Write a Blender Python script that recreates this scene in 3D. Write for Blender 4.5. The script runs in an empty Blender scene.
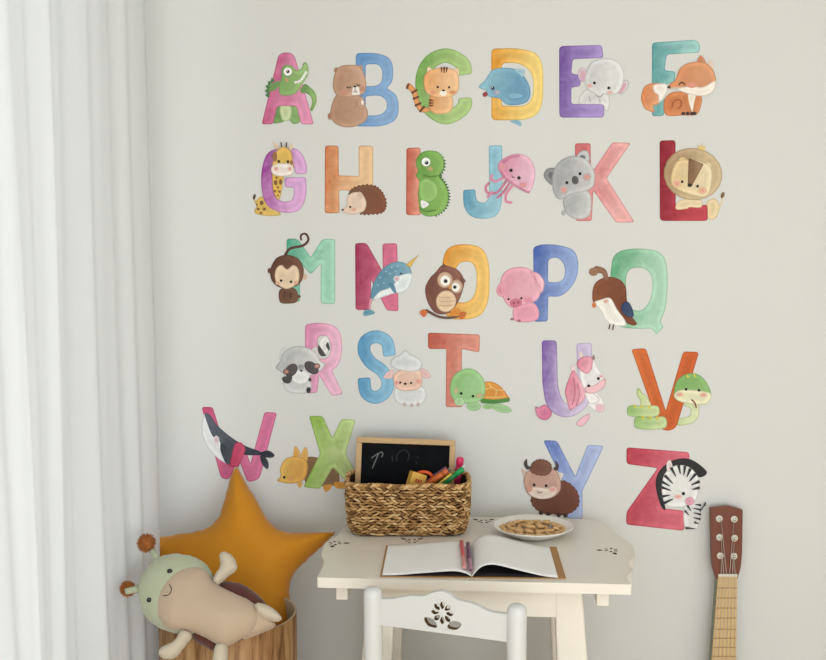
import bpy, bmesh, math, random
import numpy as np
from mathutils import Vector, Matrix
from mathutils.geometry import delaunay_2d_cdt
from mathutils.bvhtree import BVHTree
random.seed(7)
SC = bpy.context.scene
COL = SC.collection
R = math.radians
# ---------------------------------------------------------------- camera
FPX = 1150.0; TH = math.atan(120/FPX)
CAM = Vector((0, -2.6, 1.228)); TZ = 0.53
def ray(px, py):
    a = (px-413)/FPX; b = (330-py)/FPX
    return Vector((a, math.cos(TH)+b*math.sin(TH), -math.sin(TH)+b*math.cos(TH)))
def PY(px, py, y):
    d = ray(px, py); return CAM + d*((y-CAM.y)/d.y)
def PZ(px, py, z):
    d = ray(px, py); return CAM + d*((z-CAM.z)/d.z)
def PP(px, py, y0, z0, k):
    """pixel -> point on the plane y = y0 + k (z - z0)"""
    d = ray(px, py); t = (y0 + k*(CAM.z-z0) - CAM.y)/(d.y - k*d.z)
    return CAM + d*t
cd = bpy.data.cameras.new('camera'); cam = bpy.data.objects.new('camera', cd); COL.objects.link(cam)
cam.location = CAM; cam.rotation_euler = (math.pi/2-TH, 0, 0)
cd.sensor_width = 36; cd.lens = FPX/826*36; cd.clip_start = .05
SC.camera = cam
# ---------------------------------------------------------------- materials
def s2l(c, k=.86):
    o = []
    for v in c[:3]:
        v /= 255.; v = v/12.92 if v <= .04045 else ((v+.055)/1.055)**2.4
        o.append(min(v*k, .93))
    return (*o, 1)
KD = 1.03      # printed colour (as photographed) -> pigment
MC = {}
def nt(name, rough=.6, spec=.3):
    m = bpy.data.materials.new(name); m.use_nodes = True
    b = m.node_tree.nodes['Principled BSDF']
    b.inputs['Roughness'].default_value = rough
    b.inputs['Specular IOR Level'].default_value = spec
    return m, m.node_tree, b
def N(t, typ, **kw):
    n = t.nodes.new(typ)
    for k, v in kw.items():
        if hasattr(n, k): setattr(n, k, v)
        else: n.inputs[k].default_value = v
    return n
def mixc(t, f, a, b, mode='MIX'):
    n = t.nodes.new('ShaderNodeMix'); n.data_type = 'RGBA'; n.blend_type = mode
    for s, v in ((0, f), (6, a), (7, b)):
        if isinstance(v, (int, float)): n.inputs[s].default_value = v
        elif isinstance(v, tuple): n.inputs[s].default_value = v
        else: t.links.new(v, n.inputs[s])
    return n.outputs[2]
def ramp(t, src, stops):
    n = t.nodes.new('ShaderNodeValToRGB'); e = n.color_ramp.elements
    while len(e) < len(stops): e.new(.5)
    for i, (p, c) in enumerate(stops):
        e[i].position = p; e[i].color = c if isinstance(c, tuple) else (c, c, c, 1)
    t.links.new(src, n.inputs[0]); return n.outputs[0]
def noise(t, scale, detail=3, vec=None, rough=.55, dist=0):
    n = N(t, 'ShaderNodeTexNoise'); n.inputs['Scale'].default_value = scale
    n.inputs['Detail'].default_value = detail; n.inputs['Roughness'].default_value = rough
    n.inputs['Distortion'].default_value = dist
    if vec is not None: t.links.new(vec, n.inputs['Vector'])
    return n.outputs['Fac']
def coords(t, scale=(1, 1, 1), rot=(0, 0, 0)):
    c = t.nodes.new('ShaderNodeTexCoord'); m = t.nodes.new('ShaderNodeMapping')
    m.inputs['Scale'].default_value = scale; m.inputs['Rotation'].default_value = rot
    t.links.new(c.outputs['Object'], m.inputs[0]); return m.outputs[0]
def bump(t, b, h, strength=.3, dist=.001):
    n = t.nodes.new('ShaderNodeBump'); n.inputs['Strength'].default_value = strength
    n.inputs['Distance'].default_value = dist; t.links.new(h, n.inputs['Height'])
    t.links.new(n.outputs[0], b.inputs['Normal'])
def simple(name, col, rough=.5, var=.06, nscale=30, bmp=0, bscale=300, spec=.3, metal=0, k=.86, sheen=0):
    if name in MC: return MC[name]
    m, t, b = nt(name, rough, spec); v = coords(t)
    c = s2l(col, k); d = tuple(x*(1-var*2) for x in c[:3])+(1,)
    t.links.new(mixc(t, noise(t, nscale, 3, v), c, d), b.inputs['Base Color'])
    if bmp: bump(t, b, noise(t, bscale, 2, v), bmp, .001)
    b.inputs['Metallic'].default_value = metal
    if sheen: b.inputs['Sheen Weight'].default_value = sheen
    MC[name] = m; return m
def fade(c):
    l = .3*c[0]+.59*c[1]+.11*c[2]; return tuple(v+(l-v)*.11+(215-v)*.035 for v in c)
def paint(c1, c2=None, soft=None):
    """watercolour print: pigment runs from c1 to c2 with darker pooled edges"""
    c2 = c2 or tuple(min(255, int(v*.93+18)) for v in c1)
    key = ('w', c1, c2, soft)
    if key in MC: return MC[key]
    m, t, b = nt('watercolour_print', .65, .2); v = coords(t)
    g = N(t, 'ShaderNodeAttribute', attribute_name='run').outputs['Fac']
    e = N(t, 'ShaderNodeAttribute', attribute_name='edge').outputs['Fac']
    nz = noise(t, 28, 4, v, .6, .6)
    ad = N(t, 'ShaderNodeMath', operation='MULTIPLY_ADD'); ad.inputs[1].default_value = .7
    t.links.new(nz, ad.inputs[0]); t.links.new(g, ad.inputs[2])
    f = ramp(t, ad.outputs[0], [(.36, 0.), (1.15 if False else 1., 1.)])
    base = mixc(t, f, s2l(fade(c1), KD), s2l(fade(c2), KD))
    if soft:
        base = mixc(t, ramp(t, e, [(0, 0.), (.9, 1.)]), s2l(fade(soft), KD*.97), base)
    else:
        rim = ramp(t, e, [(0, .70), (.10, .90), (.22, 1.10), (.42, 1.05), (.75, .94)])
        base = mixc(t, 1., base, rim, 'MULTIPLY')
    w = ramp(t, noise(t, 90, 3, v), [(.3, .9), (.7, 1.06)])
    base = mixc(t, .7, base, w, 'MULTIPLY')
    t.links.new(base, b.inputs['Base Color'])
    MC[key] = m; return m
# ---------------------------------------------------------------- object helpers
def link(name, me, mat=None, parent=None, smooth=False):
    o = bpy.data.objects.new(name, me); COL.objects.link(o)
    if mat: me.materials.append(mat)
    if smooth:
        for p in me.polygons: p.use_smooth = True
    if parent:
        o.parent = parent
        o.matrix_parent_inverse = parent.matrix_world.inverted() if parent.type == 'EMPTY' else Matrix.Identity(4)
    return o
def recentre(o, parent=None):
    """move the origin of a top-level mesh to its bottom centre"""
    me = o.data; co = [v.co for v in me.vertices]
    c = Vector(((min(v.x for v in co)+max(v.x for v in co))/2, (min(v.y for v in co)+max(v.y for v in co))/2, min(v.z for v in co)))
    me.transform(Matrix.Translation(-c)); o.location = o.location + c
    return o
EMPT = {}
def thing(name, label, cat, loc, group=None):
    o = bpy.data.objects.new(name, None); COL.objects.link(o); o.empty_display_size = .05
    o.location = loc; o['label'] = label; o['category'] = cat
    if group: o['group'] = group
    o.matrix_world = Matrix.Translation(loc)
    return o
def tag(o, label, cat, group=None):
    o['label'] = label; o['category'] = cat
    if group: o['group'] = group
    return o
def part(name, me, mat, root, smooth=False):
    """vertices are in world space; root is an unrotated Empty (or a part under one)"""
    w = Vector(root.location) if root.parent is None else Vector(root.parent.location)+Vector(root.location)
    me.transform(Matrix.Translation(-w))
    o = bpy.data.objects.new(name, me); COL.objects.link(o); me.materials.append(mat); o.parent = root
    if smooth:
        for p in me.polygons: p.use_smooth = True
    return o
def mesh(V, F, name='mesh'):
    me = bpy.data.meshes.new(name); me.from_pydata([tuple(v) for v in V], [], F); me.update(); return me
def bm2(bm):
    bmesh.ops.recalc_face_normals(bm, faces=bm.faces)
    me = bpy.data.meshes.new('mesh'); bm.to_mesh(me); bm.free(); return me
def box(bm, x0, x1, y0, y1, z0, z1, bev=0, mx=None):
    r = bmesh.ops.create_cube(bm, size=1)
    vs = r['verts']
    for v in vs:
        v.co = Vector(((x0+x1)/2+v.co.x*(x1-x0), (y0+y1)/2+v.co.y*(y1-y0), (z0+z1)/2+v.co.z*(z1-z0)))
    if bev:
        es = list({e for v in vs for e in v.link_edges})
        r = bmesh.ops.bevel(bm, geom=es, offset=bev, segments=3, profile=.5, affect='EDGES')
        vs = list({v for f in r['faces'] for v in f.verts} | {v for v in vs if v.is_valid})
    if mx:
        bmesh.ops.transform(bm, matrix=mx, verts=vs)
    return vs
def tube(V, F, pts, rad, seg=12, cap=True, flat=1.0):
    pts = [Vector(p) for p in pts]; n = len(pts)
    if not isinstance(rad, (list, tuple)): rad = [rad]*n
    b0 = len(V); up = None
    for i, p in enumerate(pts):
        t = (pts[min(i+1, n-1)]-pts[max(i-1, 0)]).normalized()
        if up is None:
            up = Vector((0, 0, 1)) if abs(t.z) < .9 else Vector((1, 0, 0))
        u = (up - t*up.dot(t)).normalized(); w = t.cross(u); up = u
        for k in range(seg):
            a = 2*math.pi*k/seg
            V.append(p + u*math.cos(a)*rad[i] + w*math.sin(a)*rad[i]*flat)
    for i in range(n-1):
        for k in range(seg):
            a = b0+i*seg+k; b = b0+i*seg+(k+1) % seg
            F.append((a, b, b+seg, a+seg))
    if cap:
        F.append(tuple(b0+k for k in range(seg))[::-1]); F.append(tuple(b0+(n-1)*seg+k for k in range(seg)))
def rod(p, q, r, round_=0.3, seg=16, prof=None):
    """closed cylinder p-q with softened ends; prof = [(t, r)]"""
    V, F = [], []; p, q = Vector(p), Vector(q); L = (q-p).length
    if prof is None:
        e = r*round_/L; prof = [(0, r*.55), (e*.35, r*.85), (e, r), (1-e, r), (1-e*.35, r*.85), (1, r*.55)]
    tube(V, F, [p+(q-p)*t for t, _ in prof], [x for _, x in prof], seg)
    return mesh(V, F)
def lathe(prof, c, seg=48):
    V, F = [], []; n = len(prof)
    for i in range(seg):
        a = 2*math.pi*i/seg
        for r, z in prof: V.append((c[0]+r*math.cos(a), c[1]+r*math.sin(a), c[2]+z))
    for i in range(seg):
        j = (i+1) % seg
        for k in range(n-1): F.append((i*n+k, j*n+k, j*n+k+1, i*n+k+1))
    me = mesh(V, F); bm = bmesh.new(); bm.from_mesh(me)
    bmesh.ops.remove_doubles(bm, verts=bm.verts, dist=1e-5); return bm2(bm)
# ---------------------------------------------------------------- 2D outlines
def spl(P, closed=True, n=6):
    P = [tuple(p[:2]) for p in P]; out = []; m = len(P)
    rng = range(m) if closed else range(m-1)
    for i in rng:
        if closed: a, b, c, d = P[i-1], P[i], P[(i+1) % m], P[(i+2) % m]
        else: a, b, c, d = P[max(i-1, 0)], P[i], P[i+1], P[min(i+2, m-1)]
        for k in range(n):
            t = k/n
            out.append(tuple(.5*(2*b[j]+(c[j]-a[j])*t+(2*a[j]-5*b[j]+4*c[j]-d[j])*t*t+(3*b[j]-a[j]-3*c[j]+d[j])*t**3) for j in (0, 1)))
    if not closed: out.append(P[-1])
    return out
def fil(P, n=6):
    out = []; m = len(P)
    for i in range(m):
        p = Vector(P[i][:2]); a = Vector(P[i-1][:2]); b = Vector(P[(i+1) % m][:2])
        r = P[i][2] if len(P[i]) > 2 else 8
        la, lb = (a-p).length, (b-p).length
        A = p+(a-p)/la*min(r, la*.49); B_ = p+(b-p)/lb*min(r, lb*.49)
        for k in range(n+1):
            t = k/n; out.append(tuple(A*(1-t)**2+p*2*t*(1-t)+B_*t*t))
    return out
def B(*P): return [spl(P)]
def Fp(P, *holes): return [fil(P)]+[fil(h) for h in holes]
def E(cx, cy, rx, ry=None, rot=0):
    ry = ry or rx; n = 10 if max(rx, ry) < 10 else 20; c, s = math.cos(R(rot)), math.sin(R(rot)); o = []
    for i in range(n):
        a = 2*math.pi*i/n; x, y = rx*math.cos(a), ry*math.sin(a)
        o.append((cx+x*c-y*s, cy+x*s+y*c))
    return [o]
def S(P, w, w2=None, cr=None):
    P = spl(P, False, 5); n = len(P); w2 = w2 if w2 is not None else w; L, Q = [], []
    for i, p in enumerate(P):
        a, b = P[max(i-1, 0)], P[min(i+1, n-1)]; d = Vector((b[0]-a[0], b[1]-a[1])).normalized()
        h = (w+(w2-w)*i/(n-1))/2; L.append((p[0]-d.y*h, p[1]+d.x*h)); Q.append((p[0]+d.y*h, p[1]-d.x*h))
    r0 = w*.45 if cr is None else cr; r1 = w2*.45 if cr is None else cr
    out = []
    d0 = Vector((P[0][0]-P[1][0], P[0][1]-P[1][1])).normalized(); d1 = Vector((P[-1][0]-P[-2][0], P[-1][1]-P[-2][1])).normalized()
    def corner(c, a, b, r):
        c, a, b = Vector(c), Vector(a), Vector(b)
        A = c+(a-c).normalized()*r; D = c+(b-c).normalized()*r
        return [tuple(A*(1-t)**2+c*2*t*(1-t)+D*t*t) for t in (0, .25, .5, .75, 1)]
    def ext(p, d, r): return (p[0]+d.x*r, p[1]+d.y*r)
    l0, q0, l1, q1 = ext(L[0], d0, r0), ext(Q[0], d0, r0), ext(L[-1], d1, r1), ext(Q[-1], d1, r1)
    out += corner(q0, Q[0], l0, r0)+corner(l0, q0, L[0], r0)
    out += L[1:-1]
    out += corner(l1, L[-1], q1, r1)+corner(q1, l1, Q[-1], r1)
    out += Q[1:-1][::-1]
    return [out]
def spiky(loops, amp, step=3):
    o = []
    for L in loops:
        n = len(L); M = []
        for i, p in enumerate(L):
            a, b = L[i-1], L[(i+1) % n]; d = Vector((b[0]-a[0], b[1]-a[1]));
            if d.length < 1e-6: continue
            d.normalize(); s = amp*(1 if i % 2 else -.4)*random.uniform(.5, 1)
            M.append((p[0]+d.y*s, p[1]-d.x*s))
        o.append(M)
    return o
def inside(loops, x, y):
    r = np.zeros(len(x), bool)
    for L in loops:
        A = np.array(L); Bq = np.roll(A, -1, 0)
        for (x0, y0), (x1, y1) in zip(A, Bq):
            if y0 == y1: continue
            c = ((y0 > y) != (y1 > y)) & (x < (x1-x0)*(y-y0)/(y1-y0)+x0); r ^= c
    return r
def dist(loops, x, y):
    d = np.full(len(x), 1e9)
    for L in loops:
        A = np.array(L); Bq = np.roll(A, -1, 0)
        for (x0, y0), (x1, y1) in zip(A, Bq):
            dx, dy = x1-x0, y1-y0; l2 = dx*dx+dy*dy
            if l2 < 1e-12: continue
            t = np.clip(((x-x0)*dx+(y-y0)*dy)/l2, 0, 1)
            d = np.minimum(d, np.hypot(x-x0-t*dx, y-y0-t*dy))
    return d
def fill(loops, step):
    """constrained triangulation of the even-odd region; returns pts, tris, edge distance, loops of indices"""
    V = []; Ed = []
    for L in loops:
        b = len(V); V += [Vector(p) for p in L]; n = len(L)
        Ed += [(b+i, b+(i+1) % n) for i in range(n)]
    nb = len(V); A = np.array([tuple(v) for v in V]); lo, hi = A.min(0), A.max(0)
    if step:
        gx, gy = np.meshgrid(np.arange(lo[0]+step/2, hi[0], step), np.arange(lo[1]+step/2, hi[1], step))
        gx[1::2] += step*.5; x, y = gx.ravel(), gy.ravel()
        if len(x):
            k = inside(loops, x, y); x, y = x[k], y[k]
            if len(x):
                d = dist(loops, x, y); k = d > step*.4; V += [Vector((a, b)) for a, b in zip(x[k], y[k])]
    v, e, f, ov, oe, of = delaunay_2d_cdt(V, Ed, [], 0, 1e-7)
    pts = np.array([tuple(p) for p in v]); tr = np.array([t for t in f if len(t) == 3])
    c = pts[tr].mean(1); k = inside(loops, c[:, 0], c[:, 1]); tr = tr[k]
    used = np.unique(tr); mp = -np.ones(len(pts), int); mp[used] = np.arange(len(used))
    pts = pts[used]; tr = mp[tr]
    # orientation: make all ccw
    a, b, c = pts[tr[:, 0]], pts[tr[:, 1]], pts[tr[:, 2]]
    s = (b[:, 0]-a[:, 0])*(c[:, 1]-a[:, 1])-(b[:, 1]-a[:, 1])*(c[:, 0]-a[:, 0])
    tr[s < 0] = tr[s < 0][:, ::-1]
    return pts, tr, dist(loops, pts[:, 0], pts[:, 1])
def rim_edges(tr):
    cnt = {}
    for t in tr:
        for i in range(3):
            a, b = int(t[i]), int(t[(i+1) % 3]); cnt[(a, b)] = 1
    return [(a, b) for (a, b) in cnt if (b, a) not in cnt]
def slab(loops, fn_front, fn_back, step=0):
    """solid plate: fn maps 2D -> 3D for front and back"""
    pts, tr, d = fill(loops, step); n = len(pts)
    V = [fn_front(*p) for p in pts]+[fn_back(*p) for p in pts]
    F = [tuple(int(i) for i in t) for t in tr]+[tuple(int(i)+n for i in t[::-1]) for t in tr]
    F += [(b, a, a+n, b+n) for a, b in rim_edges(tr)]
    me = mesh(V, F); bm = bmesh.new(); bm.from_mesh(me); me2 = bm2(bm)
    return me2, pts, d
def puff(loops, plane, tf, tb, off=0, step=2.2, power=.5, wr=0, Rm=None, wf=None):
    """stuffed fabric shape: pixel outline on a slanted plane, thickness tf towards the viewer and tb behind"""
    y0, z0, k = plane; nrm = Vector((0, -1, k)).normalized()
    pts, tr, d = fill(loops, step); n = len(pts); Rm = Rm or d.max(); V = []
    rim = {i for e in rim_edges(tr) for i in e}; back = {}
    hs = []
    for i, p in enumerate(pts):
        q = min(d[i]/Rm, 1); h = (1-(1-q)**2)**power; hs.append(h)
    for i, p in enumerate(pts):
        h = hs[i]; w = wr*(math.sin(p[0]*.31+p[1]*.17)*math.sin(p[0]*.13-p[1]*.29+1))*min(1, h*1.5) if wr else 0
        if wf: w += wf(p[0], p[1], d[i])
        V.append(PP(p[0], p[1], y0, z0, k)+nrm*(off+tf*h+w))
    F = [tuple(int(i) for i in t) for t in tr]
    for i, p in enumerate(pts):
        if i in rim: back[i] = i
        else:
            back[i] = len(V); V.append(PP(p[0], p[1], y0, z0, k)+nrm*(off-tb*hs[i]))
    F += [tuple(back[int(i)] for i in t[::-1]) for t in tr]
    me = mesh(V, F); bm = bmesh.new(); bm.from_mesh(me)
    for _ in range(2): bmesh.ops.smooth_vert(bm, verts=[v for v in bm.verts], factor=.35, use_axis_x=True, use_axis_y=True, use_axis_z=True)
    return bm2(bm)
def surf_hit(objs, px, py):
    d = ray(px, py).normalized(); best = None
    for o in objs:
        M = Matrix.Translation(o.location + (o.parent.location if o.parent else Vector()))
        bvh = BVHTree.FromPolygons([M @ v.co for v in o.data.vertices], [tuple(p.vertices) for p in o.data.polygons])
        loc, nr, i, ds = bvh.ray_cast(CAM, d)
        if loc and (best is None or ds < best[2]): best = (loc, nr, ds)
    return best
# ================================================================ THE WALL STICKERS
PAN = {'1': (250, 30, 5.1625), '2': (395, 30, 5.1625), '3': (550, 30, 4.589), '4': (245, 130, 5.1625), '5': (395, 130, 5.1625),
       '6': (540, 130, 4.347), '7': (260, 225, 5.1625), '8': (410, 230, 5.1625), '9': (530, 230, 5.1625), '10': (265, 315, 5.1625),
       '11': (410, 325, 5.507), '12': (520, 335, 4.13), '13': (190, 395, 4.859), '14': (510, 430, 3.933)}
K = (38, 34, 34); WH = (232, 231, 226); CH = (226, 140, 128); PK = (228, 150, 158)
def decal(panel, label, shapes):
    ox, oy, s = PAN[panel]; px = []
    conv = []
    for sh in shapes:
        nm, loops, c1 = sh[:3]; c2 = sh[3] if len(sh) > 3 else None
        L2 = [[(ox+x/s, oy+y/s) for x, y in L] for L in loops]; conv.append((nm, L2, c1, c2, sh[4] if len(sh) > 4 else None))
        px += [p for L in L2 for p in L]
    cx = sum(p[0] for p in px)/len(px); by = max(p[1] for p in px)
    base = PY(cx, by, 0); root = thing('letter_wall_sticker', label, 'wall sticker', (base.x, -.0002, base.z), 'alphabet stickers on the white wall')
    animal = None; pend = []; main = [i for i, c in enumerate(conv) if c[0] == 'ANIMAL']
    order = list(range(len(conv))); order.sort(key=lambda i: 0 if conv[i][0][0] == '*' else 1)
    for i in order:
        nm, L2, c1, c2, opt = conv[i]
        y = -.0004-i*.00022
        w = max(p[0] for p in L2[0])-min(p[0] for p in L2[0]); h = max(p[1] for p in L2[0])-min(p[1] for p in L2[0])
        step = 2.0 if min(w, h) > 14 else (1.2 if min(w, h) > 7 else (.8 if min(w, h) > 3.5 else 0))
        if nm == 'cheek': step = .7
        me, pts, d = slab(L2, lambda a, b: PY(a, b, y), lambda a, b: PY(a, b, 0)*1 + Vector((0, -.0002, 0)) if False else PY(a, b, y)+Vector((0, .0002, 0)), step)
        x0 = min(p[0] for p in L2[0]); y0 = min(p[1] for p in L2[0])
        # attributes on the front/back vertices (order kept by bmesh round trip)
        n = len(pts); ea = me.attributes.new('edge', 'FLOAT', 'POINT'); ra = me.attributes.new('run', 'FLOAT', 'POINT')
        big = max(d.max(), .6)
        if opt == 'flat' or not step or big < 1.1: e = np.full(n, .5)
        else: e = np.clip(d/max(big, 1.2) if min(w, h) < 12 else d/7.5, 0, 1)
        g = np.clip((pts[:, 0]-x0)/max(w, .1)*.75+(pts[:, 1]-y0)/max(h, .1)*.15, 0, 1)
        ea.data.foreach_set('value', np.concatenate([e, e]).astype(np.float32)); ra.data.foreach_set('value', np.concatenate([g, g]).astype(np.float32))
        if nm == 'cheek':
            q = np.array(L2[0]).mean(0); under = (200, 170, 160)
            for t_ in sorted(range(len(conv)), key=lambda t: conv[t][0] != '' and t):
                if t_ < i and inside(conv[t_][1], np.array([q[0]]), np.array([q[1]]))[0]:
                    a_, b_ = conv[t_][2], conv[t_][3] or conv[t_][2]; under = tuple(u*.5+v*.5 for u, v in zip(a_, b_))
        m = paint(c1, c2, under if nm == 'cheek' else None)
        if nm.startswith('*'):
            animal = part(nm[1:], me, m, root)
        elif nm == 'letter' or nm == 'letter_stroke': part(nm, me, m, root)
        else: part(nm, me, m, animal)
def cheeks(*ps): return [('cheek', E(*p), CH if True else PK) for p in ps]
def eyes(*ps): return [('eye', E(*p), K, K) for p in ps]
def lines(nm, c, w, *paths): return [(nm, S(list(p), w*1.5, w*.4) if nm in ('stripe', 'body_stripe') else S(list(p), w), c, c) for p in paths]
def spikes(path, size, nsp):
    """a row of small triangles along a path, one outline"""
    P = spl(path, False, 30); L = [0]
    for a, b in zip(P, P[1:]): L.append(L[-1]+math.dist(a, b))
    def at(s):
        for i in range(len(L)-1):
            if L[i+1] >= s: break
        t = (s-L[i])/max(L[i+1]-L[i], 1e-6); a, b = P[i], P[i+1]; d = Vector((b[0]-a[0], b[1]-a[1])).normalized()
        return Vector((a[0]+(b[0]-a[0])*t, a[1]+(b[1]-a[1])*t)), d
    out = []; inn = []
    for i in range(nsp):
        p, d = at(L[-1]*i/nsp); q, d2 = at(L[-1]*(i+.5)/nsp); nr = Vector((d2.y, -d2.x))
        out += [tuple(p), tuple(q+nr*size+d2*size*.2)]
        inn.append(tuple(p-Vector((d.y, -d.x))*size*.8))
    p, d = at(L[-1]*.999); out.append(tuple(p)); inn.append(tuple(p-Vector((d.y, -d.x))*size*.8))
    return [out+inn[::-1]]
GR = (98, 148, 72); 
decal('1', 'pink letter A sticker with a green crocodile climbing through it', [
 ('*crocodile', B((132, 400), (190, 392), (250, 400), (258, 472), (222, 484), (205, 468), (180, 470), (160, 478), (120, 480), (128, 440)), (92, 140, 66), (130, 170, 96)),
 ('belly', B((155, 395), (210, 395), (212, 450), (195, 468), (165, 462)), (190, 206, 150)),
 ('tail', S([(285, 300), (322, 330), (332, 370), (318, 412)], 40, 14), (92, 140, 70), (140, 178, 100)),
 ('letter', Fp([(60, 487, 14), (150, 116, 34), (226, 116, 34), (330, 487, 14), (264, 487, 12), (240, 392, 18), (142, 392, 18), (118, 487, 12)]), (188, 62, 112), (228, 140, 178)),
 ('arm', B((98, 300), (118, 275), (150, 262), (150, 290), (125, 312), (100, 318)), (98, 145, 72)),
 ('spikes', spikes([(92, 348), (88, 300), (108, 262), (125, 255)], 12, 5), (64, 118, 62)),
 ('arm', B((262, 300), (290, 285), (302, 305), (285, 325), (262, 322)), (98, 145, 72)),
 ('head', B((163, 205), (180, 182), (212, 182), (240, 208), (268, 196), (275, 172), (290, 168), (300, 192), (299, 232), (272, 275), (240, 322), (200, 338), (156, 332), (150, 290), (162, 250)), (112, 158, 84), (148, 186, 108)),
 ('cheek', E(190, 258, 13, 15), (214, 140, 100)),
 ('teeth', spikes([(230, 272), (262, 262), (294, 214)], -9, 7), WH, WH, 'flat'),
 ('eye_white', E(195, 215, 22), (240, 240, 236), (240, 240, 236)), ('eye', E(195, 214, 9), K, K), ('eye_shine', E(193, 211, 3), WH, WH)])
decal('1', 'blue letter B sticker with a brown bear hugging its left side', [
 ('letter', Fp([(546, 119, 22), (660, 117, 50), (738, 150, 70), (740, 265, 50), (706, 300, 6), (768, 340, 60), (768, 460, 70), (690, 498, 50), (546, 498, 18)],
  [(597, 178, 16), (660, 174, 30), (684, 205, 22), (682, 268, 30), (650, 290, 24), (597, 290, 12)], [(597, 342, 12), (672, 336, 34), (708, 366, 26), (706, 415, 30), (668, 440, 24), (597, 442, 12)]), (88, 142, 198), (128, 168, 212)),
 ('*bear', B((448, 335), (418, 400), (418, 455), (455, 492), (510, 503), (560, 492), (602, 462), (608, 420), (590, 380), (575, 345), (520, 328)), (172, 126, 96), (194, 150, 122)),
 ('tail', E(413, 445, 12, 18), (160, 108, 80)), ('ear', E(447, 208, 13, 15), (160, 106, 76)), ('ear', E(570, 194, 12, 14), (186, 136, 106)),
 ('head', B((440, 220), (465, 188), (520, 180), (565, 188), (592, 235), (600, 295), (580, 332), (520, 346), (455, 340), (430, 305), (430, 255)), (176, 130, 100), (202, 158, 130)),
 ('cheek', E(485, 322, 22, 15), (206, 130, 106)), ('cheek', E(580, 302, 12, 15), (206, 130, 106)),
 ('muzzle', Fp([(530, 292, 12), (562, 292, 12), (570, 336, 8), (524, 336, 8)]), (235, 228, 218)),
 ('nose', E(542, 292, 8, 5), K), ('eye', S([(500, 294), (510, 299), (520, 294)], 5), K), ('eye', S([(552, 282), (560, 287), (568, 282)], 5), K),
 ('paw', B((555, 380), (575, 345), (592, 372), (588, 400), (568, 402)), (196, 150, 120)), ('claw', E(580, 375, 6, 12), (238, 230, 222))]
 + lines('mouth', (90, 60, 50), 3, [(542, 298), (542, 316)], [(534, 322), (542, 316), (552, 322)]))
decal('2', 'green letter C sticker with an orange tiger cub sitting inside', [
 ('letter', S([(360, 215), (346, 170), (268, 132), (192, 158), (150, 220), (143, 300), (166, 385), (218, 436), (272, 450), (332, 422), (360, 388), (362, 366)], 76, 72, 17), (106, 162, 66), (168, 200, 122)),
 ('*tiger', B((185, 335), (240, 325), (292, 340), (300, 390), (280, 425), (230, 434), (190, 424), (175, 390)), (226, 150, 84), (240, 186, 130)),
 ('tail', S([(72, 290), (98, 318), (112, 370), (135, 410), (168, 412)], 30, 24), (222, 142, 74))]
 + lines('tail_stripe', (110, 62, 40), 11, [(70, 280), (62, 300)], [(112, 310), (88, 324)], [(120, 345), (96, 355)], [(132, 378), (106, 390)], [(150, 396), (130, 420)])
 + [('ear', B((168, 225), (170, 190), (196, 212)), (240, 210, 180)), ('ear', B((298, 208), (326, 198), (330, 232)), (240, 200, 160)),
 ('head', B((152, 235), (180, 208), (245, 194), (308, 208), (330, 250), (326, 312), (295, 342), (240, 350), (195, 344), (160, 320), (148, 278)), (232, 158, 92), (243, 192, 138)),
 ('muzzle', E(249, 326, 20, 15), (246, 232, 212)), ('cheek', E(196, 322, 18, 14), (222, 140, 112)), ('cheek', E(298, 322, 20, 12), (214, 128, 90)), ('nose', E(250, 312, 8, 5), K)]
 + eyes((221, 295, 6), (279, 296, 6)) + lines('stripe', (104, 58, 40), 7, [(240, 196), (241, 218)], [(254, 194), (254, 222)], [(268, 196), (266, 218)], [(182, 362), (198, 364)], [(180, 376), (200, 377)], [(182, 390), (198, 390)]))
decal('2', 'yellow letter D sticker with a light blue dolphin across it', [
 ('letter', Fp([(497, 96, 26), (650, 92, 70), (766, 130, 110), (766, 410, 110), (690, 466, 60), (498, 466, 26)], [(552, 172, 20), (640, 168, 50), (714, 220, 60), (714, 350, 50), (670, 394, 30), (552, 392, 14)]), (226, 146, 30), (242, 208, 112)),
 ('*dolphin', B((434, 290), (466, 258), (500, 208), (560, 195), (625, 204), (668, 240), (697, 300), (692, 358), (650, 384), (580, 386), (538, 354), (492, 346), (462, 326), (472, 312), (446, 304)), (138, 190, 206), (104, 158, 190)),
 ('fin', B((612, 204), (645, 200), (670, 208), (660, 244), (640, 226)), (148, 190, 206)), ('flipper', B((590, 330), (640, 330), (660, 345), (600, 352)), (120, 176, 202)),
 ('mouth', B((452, 332), (468, 318), (480, 334), (462, 346)), (150, 50, 56)), ('cheek', E(526, 322, 18, 15), (190, 160, 176)),
 ('tail', B((595, 472), (622, 464), (648, 474), (650, 496), (622, 484)), (120, 176, 202))] + eyes((505, 300, 9)) + [('eye_shine', E(503, 297, 3), WH, WH)])
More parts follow.
